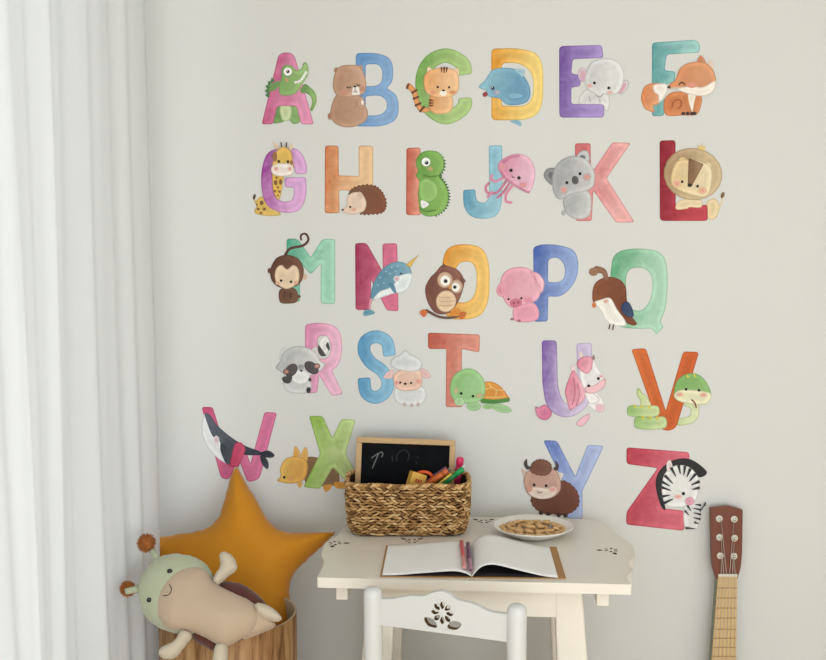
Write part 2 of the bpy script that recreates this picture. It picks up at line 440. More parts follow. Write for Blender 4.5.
decal('3', 'purple letter E sticker with a pale grey elephant behind it', [
 ('*elephant', B((150, 285), (175, 270), (230, 282), (272, 305), (268, 368), (245, 366), (240, 345), (145, 345), (132, 315)), (206, 206, 204), (218, 218, 216)),
 ('letter', Fp([(42, 74, 20), (238, 68, 16), (246, 128, 14), (104, 134, 14), (98, 200, 12), (142, 206, 14), (140, 258, 14), (98, 264, 12), (98, 340, 14), (248, 340, 16), (249, 402, 18), (43, 402, 20)]), (108, 72, 156), (166, 140, 206)),
 ('ear', E(150, 205, 22, 34, -10), (206, 184, 192)), ('ear', E(334, 262, 22, 38, 35), (206, 196, 200)), ('ear_inside', E(330, 266, 13, 28, 35), (214, 158, 176)), ('ear_inside', E(152, 212, 12, 24), (212, 160, 176)),
 ('head', B((168, 190), (190, 150), (245, 130), (300, 140), (335, 180), (338, 235), (315, 285), (280, 300), (250, 296), (225, 306), (200, 290), (170, 270), (160, 230)), (200, 200, 200), (222, 222, 220)),
 ('cheek', E(181, 256, 17, 12), (226, 150, 130)), ('cheek', E(274, 288, 17, 12), (226, 160, 150))] + eyes((204, 243, 7), (270, 266, 7))
 + lines('trunk_line', (150, 148, 150), 3, [(212, 300), (228, 308), (246, 292)], [(180, 305), (186, 330)], [(228, 318), (230, 335)]))
decal('3', 'teal letter F sticker with an orange fox curled around its stem', [
 ('letter', Fp([(468, 58, 18), (670, 44, 22), (692, 72, 16), (684, 104, 12), (536, 112, 16), (526, 186, 12), (576, 190, 14), (572, 244, 12), (526, 248, 8), (524, 394, 14), (468, 396, 14)]), (72, 150, 154), (152, 204, 198)),
 ('*fox', B((525, 320), (560, 286), (630, 285), (692, 300), (694, 345), (672, 388), (610, 392), (545, 394), (524, 375)), (210, 116, 60), (222, 142, 90)),
 ('tail', B((418, 310), (432, 262), (468, 244), (520, 246), (540, 262), (528, 305), (500, 338), (474, 350), (480, 378), (440, 365), (424, 340)), (218, 124, 66), (228, 160, 112)),
 ('tail_tip', B((476, 252), (530, 246), (542, 262), (526, 308), (500, 335), (496, 300), (478, 285)), (236, 226, 214)),
 ('chest', B((634, 296), (668, 298), (660, 340), (654, 378), (642, 350)), (236, 224, 206)),
 ('leg', S([(682, 300), (676, 345), (662, 380)], 24, 16), (214, 124, 70)), ('leg', S([(622, 310), (630, 350), (636, 382)], 24, 16), (208, 118, 64)),
 ('ear', B((672, 156), (692, 116), (714, 152)), (206, 124, 84)), ('ear', B((722, 158), (742, 136), (750, 182)), (228, 200, 178)),
 ('head', B((538, 264), (576, 226), (596, 178), (640, 150), (705, 148), (746, 180), (762, 235), (745, 285), (700, 303), (640, 295), (585, 275)), (216, 132, 80), (222, 150, 104)),
 ('cheek_fur', B((550, 266), (610, 262), (650, 256), (700, 262), (762, 232), (748, 284), (700, 303), (640, 295), (590, 278)), (238, 226, 212)),
 ('cheek', E(650, 250, 26, 16), (222, 140, 126)), ('nose', E(546, 262, 8, 5), K)] + lines('eye', K, 5, [(592, 252), (604, 240), (620, 250)]) + lines('haunch_line', (170, 86, 46), 5, [(560, 355), (570, 325), (598, 322), (604, 345), (588, 360)])
 + [('paw', E(x, 383, 9, 8), (60, 44, 44)) for x in (612, 632, 652, 664)])
decal('4', 'magenta letter G sticker with a spotted yellow giraffe in the middle', [
 ('*giraffe', B((58, 400), (58, 365), (88, 342), (110, 370), (180, 425), (172, 442), (110, 443), (60, 434), (48, 415)), (216, 176, 76)),
 ('neck', Fp([(146, 200, 6), (200, 215, 6), (178, 362, 6), (142, 330, 6)]), (226, 176, 66)),
 ('tail', S([(66, 392), (52, 370), (47, 350)], 6), (200, 160, 70)), ('tail_tuft', E(48, 345, 7, 15, 15), (70, 50, 40)),
 ('letter', Fp([(262, 228, 14), (248, 172, 34), (215, 152, 24), (165, 160, 34), (142, 220, 46), (142, 320, 50), (178, 370, 44), (240, 370, 44), (254, 335, 24), (252, 298, 8), (206, 296, 14), (204, 246, 14), (314, 242, 16), (320, 340, 60), (284, 425, 76), (180, 430, 70), (96, 385, 90), (78, 240, 100), (108, 112, 90), (190, 90, 70), (275, 92, 80), (318, 165, 60), (320, 226, 16)]), (154, 50, 146), (222, 164, 216))]
 + [('spot', E(*p), (120, 76, 44)) for p in ((86, 376, 10, 12), (68, 408, 8, 7), (100, 408, 8), (62, 385, 5), (82, 428, 8, 5))]
 + [('neck_front', B((146, 205), (196, 225), (192, 290), (176, 358), (150, 325), (142, 260)), (228, 178, 66))]
 + [('spot', E(*p), (126, 80, 44)) for p in ((158, 272, 9, 14), (184, 268, 8, 15), (170, 296, 6), (155, 316, 6, 7), (178, 318, 7), (170, 338, 5), (162, 246, 6))]
 + [('ear', B((162, 100), (144, 62), (172, 86)), (226, 196, 150)), ('ear', B((226, 92), (246, 70), (240, 104)), (226, 196, 150)),
 ('horn', S([(190, 95), (186, 66)], 7), (66, 56, 60)), ('horn', S([(212, 95), (214, 66)], 7), (66, 56, 60)),
 ('head', B((158, 115), (196, 86), (236, 110), (246, 160), (246, 205), (150, 205), (146, 155)), (232, 188, 88), (226, 180, 80)),
 ('spot', E(154, 138, 13, 26), (150, 100, 50)), ('spot', E(240, 168, 8, 12), (150, 100, 50)),
 ('muzzle', B((134, 200), (155, 178), (195, 172), (236, 178), (252, 202), (240, 230), (192, 240), (148, 230)), (238, 226, 214))]
 + cheeks((160, 200, 15), (231, 200, 15)) + eyes((174, 162, 7, 8), (222, 164, 7, 8)))
decal('4', 'tan letter H sticker with a brown hedgehog at its right foot', [
 ('letter', Fp([(413, 80, 16), (483, 80, 16), (484, 234, 8), (588, 238, 8), (586, 80, 16), (662, 80, 18), (662, 422, 14), (590, 422, 14), (588, 312, 8), (486, 312, 8), (489, 430, 16), (411, 430, 16)]), (206, 104, 48), (232, 190, 140)),
 ('*hedgehog', spiky(B((535, 335), (558, 300), (620, 283), (680, 293), (715, 330), (730, 385), (712, 425), (650, 435), (590, 430), (580, 380)), 7), (112, 78, 54), (130, 74, 50)),
 ('face', B((500, 414), (526, 388), (528, 345), (560, 322), (600, 326), (626, 370), (614, 418), (560, 436), (525, 432)), (226, 196, 172)),
 ('ear', E(594, 338, 14, 20, -15), (214, 180, 156)), ('cheek', E(562, 410, 15, 12), CH), ('nose', E(504, 412, 6, 5), K)] + eyes((543, 397, 6)))
decal('5', 'orange-red letter I sticker with a green iguana leaning on it', [
 ('letter', Fp([(59, 92, 16), (132, 90, 14), (136, 440, 16), (57, 440, 18)]), (184, 62, 40), (226, 140, 116)),
 ('crest', spikes([(200, 112), (248, 150), (250, 200), (232, 238), (262, 285), (276, 345), (258, 405), (205, 442)], 13, 26), (58, 112, 44)),
 ('*iguana', B((108, 180), (112, 145), (140, 115), (185, 106), (232, 120), (252, 160), (248, 205), (228, 238), (258, 280), (276, 335), (262, 400), (215, 440), (165, 446), (130, 425), (125, 395), (118, 330), (126, 270), (108, 235), (118, 210)), (98, 152, 58), (130, 182, 84)),
 ('belly', B((128, 265), (170, 250), (215, 280), (220, 340), (180, 372), (135, 360), (124, 310)), (134, 184, 92)),
 ('gap', B((136, 362), (176, 382), (150, 404), (136, 396)), (228, 230, 226), (228, 230, 226)),
 ('eye_white', E(160, 165, 23), (240, 241, 238), (240, 241, 238)), ('eye', E(163, 169, 10), K, K), ('eye_shine', E(160, 165, 3), WH, WH), ('cheek', E(182, 200, 20, 17), (190, 150, 92))]
 + lines('arm_line', (70, 122, 40), 5, [(150, 236), (185, 240), (222, 236)], [(126, 400), (160, 420), (210, 414)]))
decal('5', 'light blue letter J sticker with a pink jellyfish holding on', [
 ('letter', Fp([(484, 80, 14), (554, 78, 14), (554, 390, 80), (520, 456, 80), (400, 460, 70), (352, 400, 60), (352, 309, 14), (416, 306, 14), (418, 358, 34), (440, 376, 20), (472, 374, 20), (486, 340, 20)]), (70, 142, 176), (142, 194, 212))]
 + [('*jellyfish', B((534, 172), (572, 140), (630, 122), (690, 142), (722, 198), (720, 262), (692, 325), (640, 302), (575, 258), (538, 215)), (218, 128, 158), (232, 180, 200))]
 + lines('tentacle', (222, 132, 162), 13, [(560, 245), (520, 266), (496, 252), (500, 234)], [(575, 262), (540, 310), (518, 326), (480, 325), (468, 296), (486, 274)], [(590, 275), (560, 320), (530, 348)], [(605, 290), (575, 330), (574, 368), (600, 374)], [(500, 320), (480, 345)])
 + [('bell_frill', S([(540, 205), (575, 252), (640, 298), (690, 322)], 12), (224, 140, 168)), ('bell_band', S([(560, 165), (600, 140), (640, 134)], 18, 8), (206, 116, 150))]
 + cheeks((556, 190, 15, 18), (662, 283, 20, 15)) + eyes((599, 208, 9), (640, 247, 9)) + lines('mouth', K, 3, [(604, 236), (608, 245), (616, 244)]))
decal('6', 'salmon letter K sticker with a grey koala clinging to its stem', [
 ('letter', Fp([(152, 58, 12), (220, 57, 12), (222, 190, 4), (314, 53, 12), (396, 56, 12), (290, 210, 8), (412, 402, 12), (330, 403, 14), (232, 264, 8), (225, 396, 12), (155, 396, 12)]), (204, 96, 100), (236, 168, 166)),
 ('*koala', B((112, 285), (160, 262), (212, 268), (224, 320), (212, 375), (160, 388), (118, 365), (100, 320)), (156, 158, 160), (196, 198, 196)), ('tail', E(102, 360, 10, 12), (170, 172, 172)),
 ('ear', B((60, 235), (40, 232), (16, 200), (32, 168), (72, 172)), (128, 130, 134)), ('ear', B((158, 120), (178, 92), (206, 92), (216, 122), (205, 150), (180, 140)), (186, 188, 190)), ('ear_inside', E(182, 122, 16, 12, -20), (96, 96, 100)), ('ear_inside', E(48, 198, 10, 15), (100, 100, 104)),
 ('head', B((60, 175), (92, 132), (150, 112), (205, 132), (236, 180), (234, 240), (200, 265), (140, 278), (88, 302), (62, 275), (52, 222)), (150, 152, 156), (196, 196, 196)),
 ('nose', E(153, 218, 15, 19, -10), (78, 76, 80))] + cheeks((103, 260, 20, 19), (204, 204, 19, 18)) + eyes((117, 229, 7), (174, 190, 7)))
decal('6', 'dark red letter L sticker with a lion sitting on its foot', [
 ('*lion', B((725, 315), (762, 298), (782, 335), (765, 382), (730, 384)), (226, 200, 150)), ('tail', S([(772, 345), (790, 318), (792, 298)], 6), (224, 196, 146)), ('tail_tuft', E(794, 283, 8, 14, 20), (120, 90, 56)),
 ('letter', Fp([(520, 46, 14), (589, 44, 14), (590, 326, 8), (729, 325, 14), (729, 395, 14), (521, 395, 20)]), (140, 18, 38), (198, 62, 74)),
 ('paws', B((592, 345), (598, 312), (640, 300), (700, 306), (700, 336), (650, 336), (640, 342)), (228, 204, 158)),
 ('crown', Fp([(688, 92, 2), (684, 62, 3), (696, 74, 2), (704, 56, 3), (708, 74, 2), (722, 68, 3), (714, 94, 2)]), (230, 196, 110)),
 ('mane', E(665, 192, 128, 114, 10), (164, 132, 92), (204, 178, 136)),
 ('ear', E(620, 134, 17, 16), (222, 190, 130)), ('ear', E(732, 158, 14, 18), (226, 200, 150)),
 ('face', B((592, 140), (640, 128), (712, 142), (746, 170), (742, 250), (715, 290), (645, 278), (585, 250), (568, 210)), (222, 188, 126), (232, 212, 170)),
 ('blaze', Fp([(646, 122, 8), (712, 148, 8), (660, 244, 6), (642, 238, 6)]), (120, 84, 54), (150, 116, 84)), ('nose', E(651, 240, 10, 8), K)]
 + cheeks((595, 232, 20, 20), (706, 264, 20, 17)) + eyes((618, 225, 6), (685, 244, 6)))
decal('7', 'green letter M sticker with a brown monkey whose tail curls above', [
 ('letter', Fp([(137, 72, 14), (192, 68, 24), (262, 166, 4), (322, 72, 16), (388, 72, 14), (388, 408, 14), (313, 406, 16), (314, 200, 4), (262, 256, 16), (206, 192, 4), (206, 396, 12), (150, 396, 12), (137, 200, 10)]), (62, 160, 128), (156, 212, 182)),
 ('*monkey', B((102, 335), (140, 320), (185, 332), (198, 375), (180, 402), (112, 404), (97, 375)), (104, 64, 44)),
 ('tail', S([(128, 160), (155, 122), (222, 106), (250, 76), (236, 46), (212, 52), (212, 76)], 14, 10), (92, 48, 36)), ('foot', E(202, 369, 9, 8), (104, 62, 44)),
 ('ear', E(48, 236, 9, 14), (96, 56, 42)), ('ear', E(231, 268, 12, 15), (214, 172, 150)),
 ('head', B((62, 205), (92, 166), (148, 155), (202, 178), (226, 232), (214, 290), (180, 318), (110, 325), (66, 295), (52, 250)), (88, 50, 36), (118, 76, 56)),
 ('face', B((84, 225), (110, 206), (140, 228), (172, 207), (198, 228), (202, 280), (180, 312), (135, 330), (92, 306), (76, 268)), (226, 196, 160))]
 + cheeks((185, 297, 13, 10), (92, 300, 12, 9)) + eyes((109, 287, 7), (160, 293, 7)) + lines('arm_line', (70, 38, 30), 4, [(128, 345), (124, 380)], [(158, 345), (156, 380)]))
decal('7', 'crimson letter N sticker with a blue narwhal and yellow horn', [
 ('*narwhal', B((576, 392), (574, 345), (594, 282), (640, 220), (700, 190), (758, 202), (784, 250), (774, 312), (740, 345), (690, 352), (620, 375)), (74, 134, 160), (116, 166, 186)),
 ('letter', Fp([(491, 94, 14), (550, 92, 18), (634, 240, 4), (632, 96, 14), (708, 94, 16), (715, 446, 14), (655, 442, 16), (573, 284, 4), (573, 432, 12), (560, 440, 12), (493, 438, 16)]), (152, 28, 70), (218, 104, 138)),
 ('back', B((576, 392), (574, 345), (594, 282), (640, 220), (700, 190), (758, 202), (784, 250), (774, 312), (740, 345), (690, 352), (620, 375)), (70, 128, 156), (116, 164, 186)),
 ('belly', B((580, 392), (615, 345), (665, 325), (694, 300), (720, 262), (784, 252), (774, 312), (740, 346), (690, 354), (625, 376)), (220, 228, 228)),
 ('flipper', B((664, 302), (690, 305), (704, 350), (685, 342)), (74, 132, 160)), ('horn', Fp([(752, 205, 3), (776, 220, 3), (822, 150, 3)]), (226, 176, 70), (230, 190, 96)),
 ('tail', S([(574, 385), (568, 412), (566, 444)], 14, 10), (218, 140, 162)), ('fluke', B((536, 468), (538, 444), (564, 436), (594, 452), (572, 464)), (88, 150, 170)), ('cheek', E(706, 278, 17, 16), (206, 140, 150))]
 + eyes((728, 250, 7, 4)) + [('fleck', E(x, y, 3), (190, 214, 218)) for x, y in ((620, 272), (650, 240), (680, 218), (640, 300), (672, 252), (710, 212), (610, 310), (700, 240))])
decal('8', 'golden letter O sticker with a brown owl perched on a branch', [
 ('letter', Fp([(162, 175, 70), (195, 72, 90), (370, 74, 100), (412, 170, 70), (410, 380, 90), (350, 462, 80), (200, 462, 50), (165, 400, 50)], [(234, 200, 30), (262, 163, 30), (325, 164, 44), (346, 220, 40), (340, 330, 50), (300, 374, 44), (236, 374, 20)]), (220, 138, 30), (242, 192, 96)),
 ('*owl', B((165, 182), (205, 188), (252, 210), (280, 262), (268, 325), (238, 390), (190, 432), (132, 428), (92, 375), (78, 305), (100, 252), (135, 215)), (112, 60, 50), (142, 90, 74)),
 ('tuft', B((168, 195), (172, 172), (188, 190)), (110, 66, 56)), ('tuft', B((262, 240), (288, 264), (264, 275)), (110, 66, 56)),
 ('belly', E(186, 368, 52, 56, 10), (224, 190, 150), (230, 200, 164)), ('eye_disc', E(180, 258, 40, 42), (202, 160, 130)), ('eye_disc', E(240, 292, 32, 36), (202, 160, 130)),
 ('eye_white', E(182, 262, 27, 28), (240, 236, 226)), ('eye_white', E(236, 295, 22, 24), (240, 236, 226)), ('beak', E(207, 294, 8, 12), (214, 140, 60))]
 + eyes((184, 264, 10), (231, 295, 9)) + [('branch', S([(85, 415), (150, 448), (220, 452), (285, 430)], 14, 12), (96, 70, 50)),
 ('leaf', B((50, 425), (72, 410), (90, 425), (72, 450)), (206, 92, 36)), ('leaf', B((205, 425), (230, 402), (262, 420), (250, 444), (215, 442)), (222, 130, 34)), ('leaf', B((255, 430), (286, 422), (284, 448), (262, 462)), (206, 100, 36))]
 + lines('belly_line', (196, 158, 120), 3, [(150, 345), (186, 350), (222, 345)], [(146, 365), (186, 370), (228, 365)], [(152, 388), (188, 392), (222, 388)]))
decal('8', 'blue letter P sticker with a pink pig sitting at its stem', [
 ('letter', Fp([(636, 88, 18), (680, 74, 20), (760, 74, 50), (868, 105, 90), (870, 250, 90), (790, 346, 70), (714, 343, 8), (711, 472, 14), (640, 474, 14)], [(714, 150, 20), (762, 138, 34), (800, 180, 30), (800, 245, 30), (770, 271, 24), (712, 268, 12)]), (64, 96, 176), (142, 166, 216)),
 ('*pig', B((532, 405), (560, 385), (630, 372), (664, 410), (660, 460), (605, 476), (540, 468)), (232, 150, 172)),
 ('head', B((480, 228), (520, 198), (590, 192), (645, 222), (672, 280), (668, 345), (632, 375), (580, 388), (530, 402), (500, 384), (478, 345), (464, 285)), (228, 148, 166), (236, 172, 188)),
 ('ear', B((620, 215), (665, 226), (694, 272), (680, 325), (655, 300), (640, 255)), (234, 160, 178), (240, 184, 196)), ('ear', B((474, 268), (446, 305), (456, 338), (486, 340)), (228, 146, 164)),
 ('snout', E(547, 376, 32, 22, -8), (206, 104, 128)), ('nostril', E(536, 378, 5, 7), (150, 64, 84)), ('nostril', E(560, 374, 5, 7), (150, 64, 84)), ('cheek', E(610, 362, 24, 18), (226, 130, 150)),
 ('trotter', E(527, 460, 9, 7), (150, 96, 110)), ('trotter', E(563, 468, 9, 7), (150, 96, 110))] + eyes((508, 357, 6), (575, 352, 6)) + lines('ear_line', (206, 112, 138), 3, [(640, 225), (652, 262), (676, 305)], [(462, 300), (474, 330)]))
decal('9', 'pale green letter Q sticker with a brown and white quail beside it', [
 ('letter', Fp([(415, 215, 50), (432, 112, 80), (560, 90, 90), (690, 112, 100), (714, 220, 70), (704, 400, 60), (672, 478, 20), (692, 500, 10), (652, 540, 10), (628, 508, 10), (560, 512, 60), (440, 500, 50), (414, 400, 50)], [(495, 235, 34), (520, 194, 34), (595, 194, 44), (634, 240, 40), (630, 345, 50), (590, 414, 44), (540, 418, 20), (495, 380, 24)]), (86, 166, 116), (168, 212, 184)),
 ('*quail', B((322, 320), (342, 268), (400, 242), (460, 254), (494, 295), (500, 360), (515, 430), (552, 484), (520, 490), (462, 455), (425, 400), (385, 362), (330, 376)), (140, 78, 46), (120, 62, 40)),
 ('breast', B((330, 376), (370, 358), (415, 352), (450, 410), (490, 465), (492, 494), (430, 492), (388, 462), (365, 415)), (236, 232, 222)),
 ('plume', S([(394, 250), (380, 214), (345, 204)], 22, 36), (138, 88, 62)), ('plume_end', E(328, 216, 24, 21), (146, 98, 72)), ('beak', E(331, 388, 11, 14), (214, 110, 40)),
 ('wing', B((470, 400), (482, 376), (505, 371), (524, 395), (536, 442), (512, 450), (480, 430)), (40, 58, 96)), ('cheek', E(392, 368, 18, 14), (222, 150, 130))]
 + lines('leg', (90, 50, 44), 6, [(412, 490), (408, 510)], [(432, 490), (427, 514)]))
decal('10', 'light pink letter R sticker with a grey and white raccoon', [
 ('letter', Fp([(207, 48, 18), (300, 36, 60), (388, 66, 80), (402, 180, 70), (382, 262, 50), (346, 286, 8), (404, 408, 12), (346, 419, 14), (280, 312, 6), (270, 402, 14), (213, 404, 14), (206, 200, 10)], [(272, 112, 20), (312, 102, 30), (342, 145, 30), (336, 205, 30), (312, 228, 24), (273, 222, 14)]), (216, 126, 168), (236, 178, 204)),
 ('*raccoon', B((98, 330), (160, 310), (225, 325), (240, 370), (225, 402), (150, 404), (105, 385)), (208, 208, 206)),
 ('tail', E(304, 162, 30, 56, 10), (226, 224, 220)), ('tail_ring', Fp([(276, 150, 8), (318, 212, 8), (290, 214, 10), (272, 188, 8)]), (62, 60, 62)), ('tail_ring', Fp([(325, 136, 8), (336, 170, 8), (330, 188, 8), (312, 156, 8)]), (62, 60, 62)),
 ('ear', B((76, 228), (92, 168), (126, 192)), (206, 204, 202)), ('ear', B((230, 196), (264, 164), (276, 216)), (206, 204, 202)),
 ('head', B((56, 272), (78, 240), (92, 200), (140, 166), (200, 164), (256, 190), (290, 240), (310, 250), (290, 285), (240, 310), (190, 328), (130, 316), (92, 300)), (166, 168, 168), (214, 214, 212)),
 ('muzzle', E(182, 320, 50, 38), (226, 226, 224)), ('nose_bridge', E(186, 268, 16, 14), (150, 148, 150)),
 ('eye_patch', E(136, 285, 38, 28, -50), (72, 64, 66)), ('eye_patch', E(240, 272, 42, 28, 38), (72, 64, 66)),
 ('cheek', E(110, 292, 17, 15), (206, 130, 110)), ('cheek', E(268, 264, 17, 15), (214, 150, 130)), ('nose', E(187, 288, 8, 5), K), ('arm', B((90, 322), (138, 316), (130, 350), (100, 350)), (60, 56, 60)),
 ('paw', E(232, 334, 8, 10), (50, 48, 52)), ('paw', E(225, 388, 11, 16, 10), (50, 48, 52))])
decal('10', 'blue letter S sticker with a white lamb at its lower right', [
 ('letter', S([(642, 200), (628, 138), (575, 112), (522, 134), (512, 188), (545, 244), (600, 284), (634, 340), (620, 398), (570, 426), (522, 400), (512, 336)], 66, 66, 12), (68, 140, 188), (130, 186, 218)),
 ('*lamb', spiky(B((678, 372), (750, 360), (820, 375), (832, 425), (800, 462), (730, 466), (680, 450), (665, 410)), 3), (212, 216, 216), (222, 222, 220)),
 ('hoof', E(720, 462, 9, 12), (196, 170, 166)), ('hoof', E(758, 466, 9, 10), (196, 170, 166)), ('hoof', E(790, 462, 9, 12), (196, 170, 166)),
 ('ear', B((662, 285), (630, 295), (612, 325), (655, 325)), (228, 182, 176)), ('ear', B((802, 280), (832, 285), (856, 318), (826, 326), (806, 308)), (228, 182, 176)),
 ('face', B((668, 305), (720, 275), (796, 280), (812, 335), (795, 380), (740, 392), (690, 386), (664, 350)), (234, 190, 166)),
 ('wool', spiky(B((650, 262), (660, 222), (700, 205), (725, 180), (752, 205), (795, 225), (810, 265), (780, 290), (700, 286)), 3), (202, 208, 208), (216, 218, 218))]
 + cheeks((680, 350, 15, 14), (793, 342, 18, 16)) + eyes((698, 349, 6), (754, 351, 6), (724, 355, 8, 6)))
decal('11', 'rust red letter T sticker with a green turtle at its foot', [
 ('letter', Fp([(98, 42, 16), (385, 52, 16), (383, 152, 16), (286, 132, 8), (285, 430, 8), (290, 452, 14), (196, 453, 16), (200, 132, 8), (100, 132, 16)]), (190, 78, 56), (222, 140, 120)),
 ('*turtle', B((440, 440), (500, 436), (545, 452), (560, 475), (520, 484), (470, 470)), (150, 196, 130)),
 ('shell', B((400, 325), (445, 312), (495, 335), (535, 385), (540, 412), (400, 414)), (222, 150, 40), (226, 140, 56)), ('shell_rim', S([(400, 418), (470, 422), (540, 412)], 26, 22), (66, 130, 50)),
 ('flipper', E(430, 450, 30, 14), (140, 190, 120)),
 ('head', B((222, 330), (245, 275), (305, 240), (365, 252), (408, 305), (414, 375), (385, 418), (330, 432), (260, 425), (225, 385)), (134, 190, 110), (156, 204, 136)),
 ('flipper', E(352, 448, 40, 25), (146, 194, 128)), ('flipper', E(272, 422, 28, 24), (164, 204, 146)), ('cheek', E(254, 362, 16, 22), (206, 166, 130)), ('cheek', E(381, 388, 22, 17), (206, 156, 128))]
 + eyes((282, 377, 8), (347, 392, 8)) + lines('shell_line', (236, 206, 120), 4, [(415, 355), (450, 345), (478, 358), (515, 358)], [(430, 318), (450, 345)], [(478, 358), (470, 398)], [(418, 395), (470, 398), (525, 392)]))
decal('12', 'lilac letter U sticker with a white and pink unicorn', [
 ('*unicorn', B((245, 230), (290, 215), (340, 265), (348, 310), (320, 318), (275, 290), (250, 290)), (232, 228, 226)),
 ('letter', Fp([(90, 22, 14), (152, 22, 16), (157, 230, 60), (190, 294, 40), (242, 275, 24), (233, 34, 14), (297, 32, 14), (292, 290, 50), (200, 352, 70), (110, 312, 80), (92, 200, 30)]), (124, 88, 170), (206, 190, 220)),
 ('hoof', B((232, 368), (248, 345), (285, 325), (284, 350), (256, 378)), (228, 176, 188)), ('hoof', E(330, 302, 18, 17), (228, 182, 192)),
 ('wing', B((220, 145), (245, 180), (270, 232), (262, 272), (225, 300), (205, 310), (196, 280), (186, 235), (200, 185)), (216, 110, 138), (236, 168, 184)),
 ('body', B((268, 240), (300, 240), (330, 268), (300, 285), (285, 280)), (234, 230, 228)),
 ('head', B((250, 135), (298, 100), (325, 140), (352, 185), (345, 222), (300, 240), (268, 225), (250, 185)), (232, 228, 228)),
 ('muzzle', B((270, 215), (310, 205), (350, 178), (350, 212), (315, 238), (278, 240)), (234, 180, 188)),
 ('mane', B((236, 112), (262, 90), (298, 94), (296, 140), (275, 160), (242, 138)), (220, 120, 146), (232, 156, 172)), ('ear', B((248, 92), (246, 66), (262, 84)), (226, 206, 190)), ('horn', B((296, 100), (304, 82), (310, 100)), (150, 116, 110)), ('flower', E(220, 135, 10, 12), (232, 202, 204)), ('cheek', E(336, 170, 12, 9), (226, 150, 158)),
 ('tail', B((64, 296), (78, 300), (105, 288), (132, 322), (112, 350), (82, 345), (66, 322)), (224, 130, 158), (214, 112, 150))] + eyes((284, 210, 6), (324, 180, 6)) + lines('wing_line', (206, 100, 134), 3, [(222, 180), (228, 240), (215, 290)], [(238, 200), (245, 250), (232, 290)]))
decal('12', 'orange letter V sticker with a green snake wrapped around it', [
 ('*snake', S([(692, 275), (722, 298), (712, 345), (660, 360)], 42, 30), (176, 200, 138), (206, 216, 166)),
 ('letter', Fp([(459, 58, 14), (520, 54, 16), (602, 312, 4), (674, 68, 14), (740, 70, 16), (645, 385, 24), (610, 398, 20), (575, 385, 20)]), (216, 104, 44), (206, 88, 34)),
 ('tail', S([(520, 290), (510, 262), (495, 245), (490, 226)], 44, 14), (176, 196, 120), (206, 214, 166)),
 ('coil', S([(462, 314), (510, 316), (556, 314)], 46), (136, 182, 96), (196, 212, 150)), ('coil', S([(494, 362), (540, 366), (584, 362)], 52), (136, 182, 96), (190, 210, 146)),
 ('head', B((636, 250), (648, 190), (690, 160), (740, 165), (776, 205), (790, 255), (765, 287), (700, 284), (655, 272)), (112, 172, 84), (140, 186, 108)),
 ('chin', B((636, 245), (670, 226), (740, 230), (785, 240), (788, 265), (762, 287), (700, 284), (652, 271)), (226, 222, 180))]
 + cheeks((660, 246, 18, 12), (758, 248, 18, 12)) + eyes((686, 224, 6), (739, 228, 6)) + lines('tongue', (130, 40, 40), 5, [(710, 268), (722, 280), (728, 300)])
 + lines('band', (222, 204, 60), 7, [(472, 290), (478, 298)], [(500, 292), (506, 300)], [(530, 293), (535, 302)], [(505, 338), (511, 346)], [(535, 338), (541, 347)], [(565, 340), (571, 348)], [(690, 166), (694, 174)], [(720, 162), (722, 172)]))
decal('13', 'dark pink letter W sticker with a grey whale, above the star cushion', [
 ('letter', Fp([(56, 58, 14), (110, 58, 16), (192, 320, 4), (228, 228, 20), (256, 232, 18), (294, 332, 4), (362, 82, 14), (423, 86, 16), (338, 410, 26), (280, 426, 24), (236, 310, 6), (190, 414, 24), (150, 404, 20)]), (198, 62, 106), (218, 108, 152)),
 ('*whale', B((70, 92), (56, 150), (68, 220), (105, 280), (160, 325), (192, 330), (160, 240), (110, 190), (85, 110)), (222, 222, 222)),
 ('back', B((72, 92), (98, 98), (135, 150), (200, 205), (270, 248), (335, 272), (350, 290), (320, 293), (262, 290), (218, 270), (196, 335), (170, 322), (148, 270), (145, 225), (112, 202), (88, 150)), (92, 98, 108), (52, 58, 68)),
 ('cheek', E(128, 218, 14, 20), (206, 160, 160)), ('fluke', B((336, 284), (380, 270), (410, 290), (400, 304), (362, 302)), (34, 40, 50)), ('fluke', B((342, 296), (368, 305), (382, 335), (376, 360), (350, 335)), (40, 46, 56)),
 ('flipper', B((148, 240), (185, 260), (196, 335), (168, 322)), (48, 54, 64)),
 ('letter_stroke', Fp([(190, 350, 4), (215, 234, 20), (250, 226, 22), (272, 262, 10), (236, 350, 4)]), (192, 48, 86), (206, 70, 106))])
decal('13', 'lime green letter X sticker with a yellow long-eared animal behind it', [
 ('*long_eared_animal', B((560, 315), (610, 302), (680, 330), (722, 380), (715, 435), (620, 442), (560, 425)), (128, 92, 56)),
 ('foot', B((648, 440), (692, 436), (672, 466), (655, 468)), (226, 150, 50)), ('foot', B((700, 425), (752, 425), (756, 452), (712, 452)), (228, 150, 44)), ('foot', B((520, 430), (548, 425), (535, 452)), (226, 168, 76)),
 ('letter', Fp([(578, 102, 14), (645, 102, 16), (692, 208, 4), (736, 116, 14), (806, 120, 16), (757, 285, 8), (845, 450, 14), (785, 452, 14), (695, 352, 8), (632, 456, 14), (550, 448, 16), (632, 285, 8)]), (126, 172, 46), (196, 218, 140)),
 ('ear', B((502, 306), (512, 248), (536, 292)), (222, 160, 66)), ('ear', B((538, 300), (558, 254), (572, 275), (568, 320)), (224, 166, 70)),
 ('head', B((438, 355), (465, 310), (515, 298), (562, 315), (572, 360), (550, 415), (490, 430), (425, 418), (440, 395)), (226, 180, 84), (222, 162, 66)), ('cheek', E(490, 408, 18, 12), (226, 140, 80))] + eyes((458, 400, 7)))
